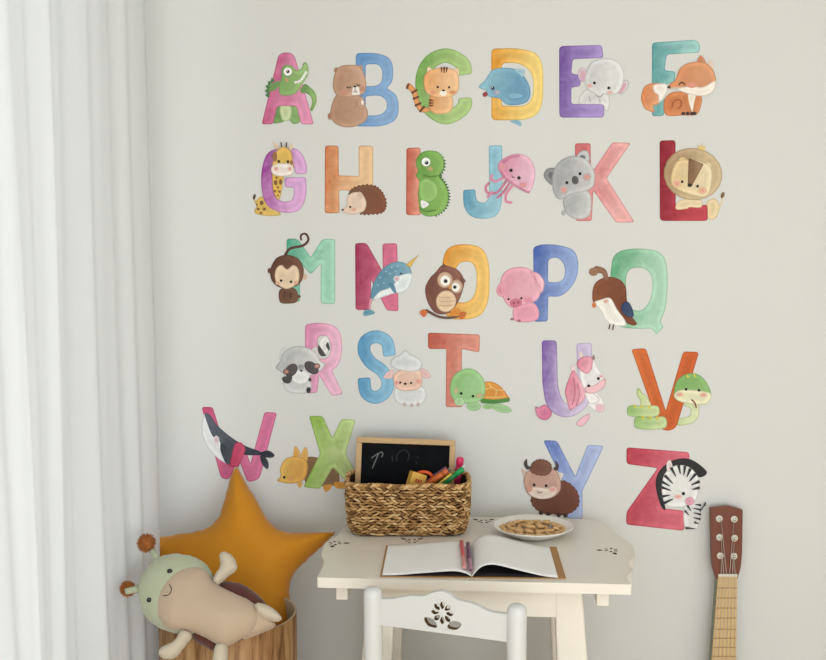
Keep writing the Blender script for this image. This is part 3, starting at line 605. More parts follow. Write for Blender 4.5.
decal('14', 'blue letter Y sticker with a brown yak standing by the plate', [
 ('letter', Fp([(130, 40, 12), (185, 42, 14), (257, 182, 4), (305, 58, 12), (370, 62, 14), (285, 240, 8), (286, 352, 12), (222, 348, 12), (226, 240, 8)]), (94, 120, 192), (166, 182, 222)),
 ('*yak', spiky(B((82, 270), (130, 215), (205, 198), (258, 232), (272, 290), (235, 328), (170, 332), (110, 318)), 3), (108, 66, 46), (112, 62, 44)),
 ('hoof', E(122, 326, 9, 9), (60, 40, 38)), ('hoof', E(150, 330, 9, 9), (60, 40, 38)), ('hoof', E(192, 334, 9, 9), (60, 40, 38)), ('hoof', E(218, 336, 9, 9), (60, 40, 38)),
 ('horn', B((66, 155), (54, 132), (66, 114), (70, 138), (84, 150)), (60, 50, 50)), ('horn', B((170, 152), (180, 140), (178, 120), (192, 138), (186, 160)), (60, 50, 50)), ('ear', B((62, 165), (44, 152), (54, 178)), (206, 170, 150)), ('ear', B((186, 168), (210, 172), (200, 192)), (214, 200, 190)),
 ('head', B((54, 195), (72, 160), (120, 148), (178, 158), (198, 195), (196, 240), (160, 268), (110, 270), (68, 248)), (196, 148, 128)),
 ('muzzle', B((70, 245), (90, 225), (140, 228), (185, 235), (165, 264), (110, 270)), (226, 200, 184)), ('hair', spiky(B((82, 165), (90, 128), (125, 116), (160, 132), (160, 165), (130, 180)), 3), (112, 64, 46))]
 + cheeks((75, 232, 13, 12), (168, 234, 16, 12)) + eyes((95, 216, 6), (142, 219, 6)) + lines('mouth', (120, 80, 70), 3, [(108, 240), (114, 248), (126, 244)]))
decal('14', 'red letter Z sticker with a black and white zebra on its right', [
 ('letter', Fp([(458, 68, 14), (706, 87, 16), (706, 142, 10), (590, 306, 8), (688, 318, 14), (685, 397, 14), (456, 372, 16), (458, 322, 14), (580, 150, 8), (458, 134, 14)]), (188, 50, 68), (220, 100, 118)),
 ('*zebra', B((684, 300), (700, 290), (735, 280), (750, 292), (752, 325), (746, 360), (738, 386), (715, 392), (690, 390), (682, 345)), (226, 226, 222)),
 ('mane', B((573, 215), (590, 158), (645, 118), (712, 116), (774, 164), (744, 186), (704, 150), (650, 146), (608, 180), (596, 240), (612, 312), (592, 295)), (44, 44, 46), (40, 40, 42)),
 ('head', B((600, 195), (620, 158), (660, 138), (708, 148), (742, 190), (742, 240), (720, 290), (670, 304), (615, 296), (598, 250)), (232, 232, 228)),
 ('ear', B((620, 165), (616, 132), (630, 118), (640, 150)), (222, 206, 204)),
 ('cheek', E(661, 262, 20, 12), (226, 150, 130)), ('nose', E(707, 280, 18, 17, -20), (222, 150, 170))] + eyes((682, 250, 7))
 + lines('stripe', (56, 56, 60), 8, [(600, 205), (628, 220)], [(596, 225), (632, 238)], [(598, 262), (628, 256)], [(612, 182), (640, 210)], [(664, 142), (670, 172)], [(688, 146), (684, 176)], [(708, 156), (696, 184)], [(728, 176), (706, 202)], [(742, 204), (714, 216)], [(742, 228), (718, 234)], [(610, 286), (640, 272)], [(636, 152), (652, 182)])
 + lines('body_stripe', (60, 60, 64), 6, [(748, 296), (728, 292)], [(750, 314), (722, 308)], [(748, 332), (722, 326)], [(746, 350), (722, 345)], [(700, 300), (712, 318)], [(690, 320), (704, 335)], [(728, 364), (742, 368)], [(694, 386), (728, 388)])
 + [('tail', S([(748, 320), (758, 306), (766, 292)], 5), (90, 90, 92)), ('tail_tuft', E(767, 292, 4, 9, 15), (60, 58, 60))])
# ================================================================ ROOM
def struct(name, me, m):
    me.materials.append(m); o = bpy.data.objects.new(name, me); COL.objects.link(o); o['kind'] = 'structure'; return o
XL, XR, YR, ZC = -.80, 2.0, -4.2, 2.5
m_wall, t, b = nt('white_wall_paint', .75, .2); v = coords(t)
t.links.new(mixc(t, noise(t, 1.5, 4, v), s2l((216, 216, 212), 1), s2l((213, 213, 209), 1)), b.inputs['Base Color'])
bump(t, b, noise(t, 180, 4, v), .12, .0006)
def bxm(*a, bev=0):
    bm = bmesh.new(); box(bm, *a, bev=bev); return bm2(bm)
struct('wall_back', bxm(XL-.15, XR+.15, 0, .15, 0, ZC), m_wall)
# left wall with two window openings
WIN = [(-1.55, -.34), (-3.7, -2.0)]; Z0, Z1 = .06, 2.2
bm = bmesh.new(); ys = [0, WIN[0][1], WIN[0][0], WIN[1][1], WIN[1][0], YR]
box(bm, XL-.15, XL, ys[1], 0, 0, ZC); box(bm, XL-.15, XL, ys[3], ys[2], 0, ZC); box(bm, XL-.15, XL, ys[5], ys[4], 0, ZC)
for a, c in WIN:
    box(bm, XL-.15, XL, a, c, 0, Z0); box(bm, XL-.15, XL, a, c, Z1, ZC)
struct('wall_left', bm2(bm), m_wall)
bm = bmesh.new(); box(bm, XR, XR+.15, -2.0, 0, 0, ZC); struct('wall_right', bm2(bm), m_wall)
struct('ceiling', bxm(XL-.15, XR+.15, -2.9, .15, ZC, ZC+.1), m_wall)
m_floor, t, b = nt('oak_floor', .45, .4); v = coords(t, (7, 1, 1))
br = N(t, 'ShaderNodeTexBrick'); t.links.new(coords(t, (1, 1, 1), (0, 0, R(90))), br.inputs['Vector'])
br.inputs['Scale'].default_value = 1; br.inputs['Brick Width'].default_value = 1.2; br.inputs['Row Height'].default_value = .14; br.inputs['Mortar Size'].default_value = .002
br.inputs['Color1'].default_value = s2l((238, 208, 168), 1); br.inputs['Color2'].default_value = s2l((230, 198, 156), 1); br.inputs['Mortar'].default_value = s2l((150, 130, 106))
t.links.new(mixc(t, .5, br.outputs[0], ramp(t, noise(t, 14, 5, v), [(.3, .85), (.7, 1.)]), 'MULTIPLY'), b.inputs['Base Color'])
struct('floor', bxm(XL-.15, XR+1.5, YR-1, .15, -.1, 0), m_floor)
m_trim = simple('white_gloss_paint', (232, 231, 226), .35, .01, k=1)
bm = bmesh.new(); box(bm, XL+.016, XR, -.016, 0, 0, .09, bev=.004); struct('baseboard_back', bm2(bm), m_trim)
bm = bmesh.new(); box(bm, XL, XL+.016, YR, 0, 0, .09, bev=.004); struct('baseboard_left', bm2(bm), m_trim)
m_glass, t, b = nt('window_glass', .02, .5)
tr_ = t.nodes.new('ShaderNodeBsdfTransparent'); gl = t.nodes.new('ShaderNodeBsdfGlossy'); gl.inputs['Roughness'].default_value = .02
mx = t.nodes.new('ShaderNodeMixShader'); mx.inputs[0].default_value = .06
t.links.new(tr_.outputs[0], mx.inputs[1]); t.links.new(gl.outputs[0], mx.inputs[2]); t.links.new(mx.outputs[0], t.nodes['Material Output'].inputs[0])
for i, (a, c) in enumerate(WIN):
    bm = bmesh.new(); f = .05; x0, x1 = XL-.11, XL-.05
    box(bm, x0, x1, a, a+f, Z0, Z1); box(bm, x0, x1, c-f, c, Z0, Z1); box(bm, x0, x1, a+f, c-f, Z0, Z0+f); box(bm, x0, x1, a+f, c-f, Z1-f, Z1)
    box(bm, x0, x1, (a+c)/2-.025, (a+c)/2+.025, Z0+f, Z1-f)
    w = struct('window_%d' % (i+1), bm2(bm), m_trim)
    bm = bmesh.new(); box(bm, XL-.083, XL-.077, a+f, c-f, Z0+f, Z1-f)
    g = bm2(bm); g.materials.append(m_glass); go = bpy.data.objects.new('glass_pane', g); COL.objects.link(go); go.parent = w
# ---------------------------------------------------------------- curtain
m_cur, t, b = nt('sheer_linen', .9, .1); v = coords(t, (1, 1, 1))
col = mixc(t, noise(t, 3, 3, v), s2l((246, 248, 249), 1), s2l((243, 245, 246), 1))
wv = N(t, 'ShaderNodeTexWave'); wv.bands_direction = 'Z'; wv.inputs['Scale'].default_value = 180; wv.inputs['Distortion'].default_value = 1.5; t.links.new(v, wv.inputs['Vector'])
wy = N(t, 'ShaderNodeTexWave'); wy.bands_direction = 'Y'; wy.inputs['Scale'].default_value = 160; wy.inputs['Distortion'].default_value = 1.5; t.links.new(v, wy.inputs['Vector'])
wm = mixc(t, .5, wv.outputs[0], wy.outputs[0]); bump(t, b, wm, .15, .0005)
t.links.new(col, b.inputs['Base Color'])
tl = t.nodes.new('ShaderNodeBsdfTranslucent'); t.links.new(col, tl.inputs[0]); mx = t.nodes.new('ShaderNodeMixShader'); mx.inputs[0].default_value = .45
t.links.new(b.outputs[0], mx.inputs[1]); t.links.new(tl.outputs[0], mx.inputs[2]); t.links.new(mx.outputs[0], t.nodes['Material Output'].inputs[0])
V, F = [], []; NS, NZ = 420, 60
def curt(s, z):
    # s metres from the free edge near the back wall towards the room; folds are deeper lower down
    g = .55+.45*(1-z/2.4)
    x = -.552-.075*min(s/.35, 1)-.035*min(max((s-.35)/1.2, 0), 1)
    y = -.20-s*.93
    w = .010*math.sin(s*2*math.pi/.21+.8+.5*math.sin(z*1.3))+.006*math.sin(s*2*math.pi/.085+1.5*math.sin(z*.9+s*5))+.0015*math.sin(s*2*math.pi/.041+z*1.1)
    if s < .05: w *= s/.05
    x += w*g*1.15+.012*math.sin(s*11+z*1.7)*(1-z/2.4)
    y += .012*math.sin(s*2*math.pi/.17+2.2)*g
    return x, y
for j in range(NZ+1):
    z = .012+(2.36-.012)*j/NZ
    for i in range(NS+1):
        x, y = curt(2.2*i/NS, z); V.append((x, y, z))
for j in range(NZ):
    for i in range(NS): a = j*(NS+1)+i; F.append((a, a+1, a+NS+2, a+NS+1))
me = mesh(V, F); cu = thing('curtain', 'sheer white linen curtain hanging in soft folds at the left', 'curtain', (-.6, -1.1, .012))
cl = part('curtain_cloth', me, m_cur, cu, True)
sd = cl.modifiers.new('thickness', 'SOLIDIFY'); sd.thickness = .0012
V, F = [], []; tube(V, F, [(-.62, -.06, 2.385), (-.62, -2.5, 2.385)], .013, 16); 
part('curtain_rod', mesh(V, F), simple('brushed_metal', (170, 168, 160), .35, .03, metal=1), cu, True)
for y in (-.12, -1.2, -2.4):
    V, F = [], []; tube(V, F, [(-.62, y, 2.385), (-.80, y, 2.385)], .008, 10); part('bracket', mesh(V, F), MC['brushed_metal'], cu, True)
# ================================================================ DESK
m_desk, t, b = nt('cream_painted_wood', .32, .45); v = coords(t)
t.links.new(mixc(t, noise(t, 6, 3, v), s2l((234, 228, 216), 1), s2l((229, 222, 208), 1)), b.inputs['Base Color']); bump(t, b, noise(t, 60, 3, v), .06, .0006)
m_raw = simple('pale_raw_pine', (222, 205, 178), .55, .06, 12)
desk = thing('child_desk', 'cream painted child desk with scalloped top and flower cut-outs', 'desk', (0.12, -.26, 0))
out = [(317, 577.5), (321, 570), (324, 562), (321.5, 554), (325.5, 543.5), (331.5, 539.5), (338, 535), (343, 528), (352, 520), (372, 516.8), (430, 516.6), (500, 517.2), (577, 519), (597, 520.5), (609, 525), (617, 534.5), (625, 539), (632, 546), (634.8, 554.5), (629, 562), (632.5, 570), (626.5, 577.5), (632, 584.5)]
TD = .020
o3 = [PZ(x, y, TZ) for x, y in out]; o2 = [(p.x, p.y) for p in o3]
side = spl(o2[:], False, 5)
f0, f1 = Vector(side[0]), Vector(side[-1])
side = fil([(side[1][0], side[1][1], 0.0001), (f0.x, f0.y, .014), (f1.x, f1.y, .014), (side[-2][0], side[-2][1], .0001)])+side[2:-2][::-1]
m_brown = simple('brown_cut_edge', (112, 84, 58), .8, .1, 60)
def colour_cut_edges(o, loops, f2):
    # the inner edges of the cut-outs are coloured brown
    o.data.materials.append(m_brown); bx = []
    for L in loops: bx.append((min(p[0] for p in L)-.0003, max(p[0] for p in L)+.0003, min(p[1] for p in L)-.0003, max(p[1] for p in L)+.0003))
    for p in o.data.polygons:
        a, b_, nn = f2(p)
        if abs(nn) < .3 and any(q[0] <= a <= q[1] and q[2] <= b_ <= q[3] for q in bx): p.material_index = 1
def petals(cx, cy, sc, rot=0, leaves=True, n=7, asp=1.0):
    L = []
    for k in range(n):
        a = rot+2*math.pi*k/n; c, s = math.cos(a), math.sin(a); r0, r1, w = sc*.36, sc, sc*.165
        P = [(r0, 0), ((r0+r1)*.48, w), ((r0+r1)*.58, w), (r1, 0), ((r0+r1)*.58, -w), ((r0+r1)*.48, -w)]
        L.append([(cx+(x*c-y*s), cy+(x*s+y*c)*asp) for x, y in spl(P, True, 3)])
    if leaves:
        for sg in (-1, 1):
            a = -math.pi/2+sg*.85; c, s = math.cos(a), math.sin(a); w = sc*.3
            P = [(sc*1.05, 0), (sc*1.4, w), (sc*1.65, w*.8), (sc*2.0, 0), (sc*1.65, -w*.8), (sc*1.4, -w)]
            L.append([(cx+(x*c-y*s), cy+(x*s+y*c)*asp) for x, y in spl(P, True, 3)])
    return L
holes = []
for px, py, rt in ((335, 543, 40), (412, 541, 180), (611, 550, -40), (472, 579.6, 0), (484, 521.5, 180)):
    p = PZ(px, py, TZ)
    for L in petals(0, 0, .0160 if px != 472 else .0045, 0, True, 6):
        c, s = math.cos(R(rt)), math.sin(R(rt)); holes.append([(p.x+x*c-y*s, p.y+x*s+y*c) for x, y in L])
me, _, _ = slab([side]+holes, lambda a, b: Vector((a, b, TZ)), lambda a, b: Vector((a, b, TZ-TD)))
top = part('desk_top', me, m_desk, desk); dl_ = desk.location
colour_cut_edges(top, holes, lambda p: (p.center.x+dl_.x, p.center.y+dl_.y, p.normal.z))
bv = top.modifiers.new('bevel', 'BEVEL'); bv.width = .0025; bv.segments = 3; bv.limit_method = 'ANGLE'; bv.angle_limit = R(50)
FL, FR = PZ(317, 577.5, TZ), PZ(632, 584.5, TZ); yaw = math.atan2(FR.y-FL.y, FR.x-FL.x)
mid = (FL+FR)/2
MX = Matrix.Translation((mid.x, mid.y, 0)) @ Matrix.Rotation(yaw, 4, 'Z')      # desk frame: x along the front, y back
print('desk', FL, FR, math.degrees(yaw))
zt = TZ-TD
def dbox(x0, x1, y0, y1, z0, z1, bev=.002):
    bm = bmesh.new(); box(bm, x0, x1, y0, y1, z0, z1, bev, MX); return bm2(bm)
part('apron', dbox(-.20, .160, .045, .06, zt-.064, zt-.0005), m_desk, desk)
part('apron', dbox(-.20, .175, .36, .375, zt-.052, zt-.0005), m_desk, desk)
for x in (-.254, .247): part('batten', dbox(x-.0115, x+.0115, .03, .39, zt-.034, zt-.0005), m_raw if False else m_desk, desk)
for sx, x in ((-1, -.178), (1, .182)):
    for y0 in (.06, .325):
        V = []; w0, w1 = .027, .035; dx = sx*.035
        bm = bmesh.new(); vs = box(bm, x-w0, x+w0, y0, y0+.034, 0, zt-.0005, .004)
        for q in vs:
            k = 1-q.co.z/zt; q.co.x += dx*k+(q.co.x-x)*(w1/w0-1)*k; q.co.y += (-.02 if y0 < .2 else .02)*k
        bmesh.ops.transform(bm, matrix=MX, verts=vs); part('leg', bm2(bm), m_desk, desk)
    bm = bmesh.new(); box(bm, x-.01, x+.01, .094, .325, zt-.045, zt-.0005, .002, MX); part('side_rail', bm2(bm), m_desk, desk)
# ================================================================ CHAIR
m_chair = simple('white_satin_paint', (226, 226, 223), .35, .012, 8, .05, 80, spec=.45)
ZP = .548
pl = PZ(373, 588, ZP); pr = PZ(517, 605, ZP)
print('chair posts', pl, pr)
chair = thing('child_chair', 'white wooden child chair with flower cut-out back, pulled up to desk', 'chair', ((pl.x+pr.x)/2, (pl.y+pr.y)/2, 0))
cyaw = math.atan2(pr.y-pl.y, pr.x-pl.x); CW = (Vector((pr.x, pr.y))-Vector((pl.x, pl.y))).length
CM = Matrix.Translation((pl.x, pl.y, 0)) @ Matrix.Rotation(cyaw, 4, 'Z')        # x: left post -> right post, y: towards the desk
RP = .0172
prof = [(RP*.9, 0), (RP, .004), (RP, ZP-.014), (RP*.93, ZP-.006), (RP*.75, ZP-.001), (RP*.4, ZP+.002), (0, ZP+.0025)]
for x in (0, CW):
    q = CM @ Vector((x, 0, 0)); part('back_post', lathe([(0, 0)]+prof, (q.x, q.y, 0), 32), m_chair, chair, True)
# rail: photo outline projected on the plane of the two posts
nrm = (CM.to_3x3() @ Vector((0, 1, 0)))
def onrail(px, py):
    d = ray(px, py); t_ = (Vector((pl.x, pl.y, 0))-CAM).dot(nrm)/d.dot(nrm); return CM.inverted() @ (CAM+d*t_)
rz = [(84, 125), (120, 130), (160, 128), (200, 119), (240, 113), (275, 116), (305, 113), (325, 103), (350, 96), (375, 93), (400, 99), (425, 116), (448, 132), (480, 141), (520, 150), (555, 166), (590, 184), (630, 193), (690, 199), (690, 328), (84, 247)]
rp = [onrail(360+x/4.589, 570+y/4.589) for x, y in rz]
loop = [(p.x, p.z) for p in rp]
fc = onrail(360+382/4.589, 570+192/4.589)
hl = petals(fc.x, fc.z, .0200, math.pi/2, False, 8)
for (x, y, rot) in ((328, 236, 30), (437, 250, -20)):
    c = onrail(360+x/4.589, 570+y/4.589); L = 34/4.589/590*1.05; cc, ss = math.cos(R(-rot)), math.sin(R(-rot))
    hl.append([(c.x+(a*cc-b_*ss), c.z+(a*ss+b_*cc)) for a, b_ in spl([(-L, 0), (-L*.3, L*.5), (L*.3, L*.5), (L, 0), (L*.3, -L*.5), (-L*.3, -L*.5)], True, 4)])
top_ = spl(loop[:19], False, 4)
me, _, _ = slab([top_+loop[19:]]+hl, lambda a, b: CM @ Vector((a, -.006, b)), lambda a, b: CM @ Vector((a, .006, b)))
ra_ = part('back_rail', me, m_chair, chair); cl_ = chair.location.copy(); IM = CM.inverted()
def f2_(p):
    q = IM @ (p.center+cl_); return q.x, q.z, p.normal.dot(nrm)
colour_cut_edges(ra_, hl, f2_); bv = ra_.modifiers.new('bevel', 'BEVEL'); bv.width = .002; bv.segments = 3; bv.limit_method = 'ANGLE'; bv.angle_limit = R(50)
bm = bmesh.new(); box(bm, RP*.9-.004, CW-RP*.9+.004, -.007, .007, .36, .40, .003, CM); part('lower_rail', bm2(bm), m_chair, chair)
bm = bmesh.new(); box(bm, -.005, CW+.005, .018, .27, .255, .275, .006, CM); part('seat', bm2(bm), m_chair, chair)
for x in (.012, CW-.012):
    q = CM @ Vector((x, .245, 0)); part('front_leg', lathe([(0, 0), (RP*.9, 0), (RP, .004), (RP, .2545), (0, .2545)], (q.x, q.y, 0), 24), m_chair, chair, True)
    bm = bmesh.new(); box(bm, x-.007, x+.007, .01, .235, .10, .125, .003, CM); part('side_stretcher', bm2(bm), m_chair, chair)
    bm = bmesh.new(); box(bm, x-.007, x+.007, .01, .235, .222, .2545, .002, CM); part('seat_support', bm2(bm), m_chair, chair)
# ================================================================ WOVEN BASKET
m_grass, t, b = nt('dried_seagrass', .7, .25); v = coords(t)
tn = N(t, 'ShaderNodeAttribute', attribute_name='tone').outputs['Fac']
c = ramp(t, tn, [(0, s2l((104, 68, 34))), (.35, s2l((172, 126, 74))), (.65, s2l((212, 166, 108), 1)), (1, s2l((244, 212, 158), 1))])
t.links.new(mixc(t, .6, c, ramp(t, noise(t, 500, 3, coords(t, (.3, .3, 1))), [(.3, .6), (.7, 1.)]), 'MULTIPLY'), b.inputs['Base Color'])
BC = (PZ(408, 536, TZ).x, -.130); BW, BD, BH = .262, .136, .1115
def rrect(s, w, d, r):
    """point at fraction s on a rounded rectangle, starting front-left, going right"""
    L = [w-2*r, math.pi*r/2, d-2*r, math.pi*r/2]*1; T = 2*sum(L[:4]) ; T = 2*(w-2*r)+2*(d-2*r)+2*math.pi*r
    u = (s % 1)*T; x0, y0 = -w/2+r, -d/2
    segs = [(w-2*r, 0), (math.pi*r/2, 1), (d-2*r, 0), (math.pi*r/2, 1), (w-2*r, 0), (math.pi*r/2, 1), (d-2*r, 0), (math.pi*r/2, 1)]
    p = Vector((x0, y0)); a = 0
    for ln, arc in segs:
        dr = Vector((math.cos(a), math.sin(a)))
        if u <= ln:
            if not arc: return p+dr*u, dr
            th = u/r; cen = p+Vector((-dr.y, dr.x))*r
            q = cen+Vector((math.sin(a+th), -math.cos(a+th)))*r
            return q, Vector((math.cos(a+th), math.sin(a+th)))
        u -= ln
        if arc:
            cen = p+Vector((-dr.y, dr.x))*r; a += math.pi/2; p = cen+Vector((math.sin(a), -math.cos(a)))*r
        else: p = p+dr*ln
    return p, Vector((math.cos(a), math.sin(a)))
def dimz(h):
    k = h/BH; bul = .006*math.sin(k*math.pi*.8); tap = -.012*(1-k)**2-.010*max(0, (.18-k)/.18)
    return BW+tap+bul, BD+tap+bul
V, F, T = [], [], []
def lump(c, t_, up, o, ln, wd, th, tone):
    b0 = len(V); prof = [(-1, .12), (-.8, .6), (-.35, 1), (.35, 1), (.8, .6), (1, .12)]
    for (a, r) in prof:
        for k in range(6):
            an = 2*math.pi*k/6; V.append(c+t_*a*ln+up*math.cos(an)*wd*r+o*math.sin(an)*th*r); T.append(tone+random.uniform(-.08, .08))
    for i in range(5):
        for k in range(6):
            a = b0+i*6+k; q = b0+i*6+(k+1) % 6; F.append((a, q, q+6, a+6))
    F.append(tuple(b0+k for k in range(6))[::-1]); F.append(tuple(b0+30+k for k in range(6)))
ROWS, NST = 17, 66
for rI in range(ROWS):
    h = .005+(BH-.010)*rI/(ROWS-1); w, d = dimz(h)
    for k in range(NST):
        s = (k+.5*(rI % 2)+random.uniform(-.12, .12))/NST
        p, tg = rrect(s, w, d, .036); o_ = Vector((tg.y, -tg.x, 0)); tg3 = Vector((tg.x, tg.y, 0))
        c = Vector((BC[0]+p.x, BC[1]+p.y, TZ+.001+h+random.uniform(-.0008, .0008)))+o_*random.uniform(-.0012, .0014)
        tilt = random.uniform(.12, .55)*(1 if rI % 2 else -1)*(1 if random.random() < .85 else -.5); tt = (tg3*math.cos(tilt)+Vector((0, 0, 1))*math.sin(tilt)*(1 if True else -1)).normalized(); up = o_.cross(tt).normalized()
        lump(c, tt, up, o_, .0080*random.uniform(.85, 1.15), .0025*random.uniform(.8, 1.2), .0036, random.betavariate(2.2, 2.2))
# plaited rim, dipping at the front
for q in range(2):
    for k in range(84):
        s = (k+.5*q)/84; w, d = dimz(BH); p, tg = rrect(s, w, d, .036); o_ = Vector((tg.y, -tg.x, 0)); tg3 = Vector((tg.x, tg.y, 0))
        c = Vector((BC[0]+p.x, BC[1]+p.y, TZ+BH+.002+.0015*math.sin(s*40)))+o_*(.002 if q else -.002)
        sg = 1 if q else -1; tt = (tg3+Vector((0, 0, 1))*.55*sg).normalized(); up = o_.cross(tt).normalized()
        lump(c, tt, up, o_, .0082, .0034, .0034, random.betavariate(2.4, 2))
me = mesh(V, F); at = me.attributes.new('tone', 'FLOAT', 'POINT'); at.data.foreach_set('value', np.clip(np.array(T, np.float32), 0, 1))
bk = thing('woven_basket', 'rectangular woven seagrass basket on the cream desk', 'basket', (BC[0], BC[1], TZ))
part('weave', me, m_grass, bk, True)
V, F = [], []; n = 60
for (h, inn) in ((.002, 0), (BH-.002, 0), (BH-.002, .0025), (.006, .0025)):
    w, d = dimz(h)
    for k in range(n):
        p, tg = rrect(k/n, w-2*inn-.001, d-2*inn-.001, .036); V.append((BC[0]+p.x, BC[1]+p.y, TZ+.001+h))
for j in range(3):
    for k in range(n): a = j*n+k; q = j*n+(k+1) % n; F.append((a, q, q+n, a+n))
F.append(tuple(range(n))[::-1]); F.append(tuple(range(3*n, 4*n)))
part('core', mesh(V, F), simple('dark_seagrass', (70, 50, 32), .85, .2, 120), bk)
# ---------------------------------------------------------------- chalkboard
m_fr, t, b = nt('beech_frame', .5, .3); v = coords(t, (1, 1, 6))
t.links.new(mixc(t, noise(t, 25, 4, v), s2l((218, 182, 132)), s2l((196, 158, 110))), b.inputs['Base Color'])
cb = thing('chalkboard', 'small wood-framed chalkboard standing in the basket', 'chalkboard', (BC[0], -.08, TZ+.012))
tl3 = PY(356.6, 436.8, -.078); lean = R(11); roll = R(2.0)
BM = Matrix.Translation(tl3) @ Matrix.Rotation(-lean, 4, 'X') @ Matrix.Rotation(roll, 4, 'Y')
W_, H_ = .2205, .183; fw, ft = .0125, .011
bm = bmesh.new()
box(bm, 0, W_, 0, ft, -fw, 0, .0015, BM); box(bm, 0, W_, 0, ft, -H_, -H_+fw, .0015, BM)
box(bm, 0, fw, 0, ft, -H_+fw, -fw, .0012, BM); box(bm, W_-fw, W_, 0, ft, -H_+fw, -fw, .0012, BM)
part('frame', bm2(bm), m_fr, cb)
bm = bmesh.new(); box(bm, fw-.002, W_-fw+.002, .003, .007, -H_+fw-.002, -fw+.002, 0, BM)
m_sl, t, b = nt('black_slate', .85, .08); v = coords(t)
t.links.new(mixc(t, ramp(t, noise(t, 22, 5, v), [(.45, 0.), (.8, 1.)]), s2l((16, 17, 20)), s2l((26, 27, 29))), b.inputs['Base Color'])
slate = part('slate', bm2(bm), m_sl, cb)
def bpt(x, y):
    u = (x-120)/545*W_; return (u, -(y-68-(x-120)*20/545)/5.5/446)
bmc = []
for nm_, paths, wd, colr in (('chalk_mark', [[(207, 182), (222, 172), (242, 160), (232, 190), (222, 215), (214, 238)], [(238, 166), (256, 152), (268, 160), (262, 178)]], 5, (150, 152, 150)),
                      ('faint_chalk_mark', [[(318, 172), (322, 200)], [(345, 200), (350, 160), (385, 140), (412, 165), (405, 200)], [(458, 176), (464, 184)], [(452, 206), (458, 212)]], 5, (66, 68, 70))):
    Vv, Ff = [], []
    for pth in paths:
        L = [bpt(*p) for p in S(pth, wd)[0]]
        mm, _, _ = slab([L], lambda a, b: BM @ Vector((a, .0026, b)), lambda a, b: BM @ Vector((a, .0029, b)))
        b0 = len(Vv); Vv += [v_.co.copy() for v_ in mm.vertices]; Ff += [tuple(i+b0 for i in p.vertices) for p in mm.polygons]
    part(nm_, mesh(Vv, Ff), simple(nm_, colr, .9, .3, 400), cb)
# ---------------------------------------------------------------- things in the basket
def z7(x, y, dy): return PY(335+x/5.5, 425+y/5.5, dy)
def marker(name, label, cat, p, q, r, mat, capmat=None, capt=.25, tip=None):
    """p = upper end, q = lower end"""
    p, q = Vector(p), Vector(q); th = thing(name, label, cat, q); d = (q-p)
    part('barrel', rod(p+d*capt, q, r*.93), mat, th, True)
    part('cap', rod(p, p+d*(capt+.01), r, .5), capmat or mat, th, True)
    if tip: part('tip', rod(p-d.normalized()*.006, p+d*.02, r*.5), tip, th, True)
    return th
mk = lambda n, c: simple(n, c, .35, .03, 20, spec=.5)
marker('felt_pen', 'bright pink marker pen at the basket right corner', 'pen', z7(690, 178, -.100), z7(668, 330, -.090), .0085, mk('pink_plastic', (226, 52, 104)), mk('hot_pink_plastic', (232, 44, 100)), .3)
marker('felt_pen', 'green marker pen leaning over the basket right rim', 'pen', z7(706, 240, -.138), z7(560, 352, -.128), .0062, mk('green_plastic', (24, 152, 76)), mk('green_cap', (30, 168, 90)), .3)
marker('pencil', 'pale grey-white pencil lying along the green marker', 'pencil', z7(716, 222, -.118), z7(600, 318, -.108), .0032, mk('white_plastic', (226, 228, 222)), None, .2)
marker('felt_pen', 'orange marker pen beside the yellow toy block', 'pen', z7(622, 250, -.136), z7(470, 352, -.126), .0075, mk('orange_plastic', (232, 116, 40)), mk('dull_orange_plastic', (214, 110, 58)), .18, mk('grey_tip', (96, 92, 90)))
marker('pencil', 'thin purple pencil behind the orange marker', 'pencil', z7(612, 232, -.118), z7(470, 330, -.110), .0030, mk('purple_lacquer', (130, 84, 120)), None, .1)
marker('pencil', 'thin yellow pencil between the orange and green markers', 'pencil', z7(640, 268, -.152), z7(545, 345, -.146), .0028, mk('yellow_lacquer', (236, 200, 60)), None, .1)
blk = thing('toy_block', 'yellow toy block with red markings in the basket', 'toy', z7(455, 330, -.14))
c = z7(448, 306, -.142); Mb = Matrix.Translation(c) @ Matrix.Rotation(R(18), 4, 'Y') @ Matrix.Rotation(R(-14), 4, 'X') @ Matrix.Rotation(R(20), 4, 'Z')
bm = bmesh.new(); box(bm, -.018, .017, -.011, .011, -.017, .017, .002, Mb); part('block_body', bm2(bm), mk('yellow_paint', (238, 184, 74)), blk)
bm = bmesh.new()
for x in (-.006, 0, .006): box(bm, x-.0018, x+.0018, -.0118, -.0108, -.004, .004, 0, Mb)
part('marking', bm2(bm), mk('red_paint', (206, 60, 40)), blk)
V, F = [], []; c = z7(492, 290, -.118); n = 40; pts = []
Mr = Matrix.Translation(c) @ Matrix.Rotation(R(12), 4, 'Y') @ Matrix.Rotation(R(15), 4, 'X')
for k in range(n):
    a = 2*math.pi*k/n
    for j in range(10):
        q = 2*math.pi*j/10; V.append(Mr @ Vector(((.018+.0035*math.cos(q))*math.cos(a), .004*math.sin(q), (.013+.0035*math.cos(q))*math.sin(a)*1.1)))
for k in range(n):
    for j in range(10): F.append((k*10+j, ((k+1) % n)*10+j, ((k+1) % n)*10+(j+1) % 10, k*10+(j+1) % 10))
o = link('toy_ring', mesh(V, F), mk('orange_ring_plastic', (234, 92, 26)), smooth=True); recentre(o); tag(o, 'glossy orange plastic ring behind the yellow toy block', 'toy')
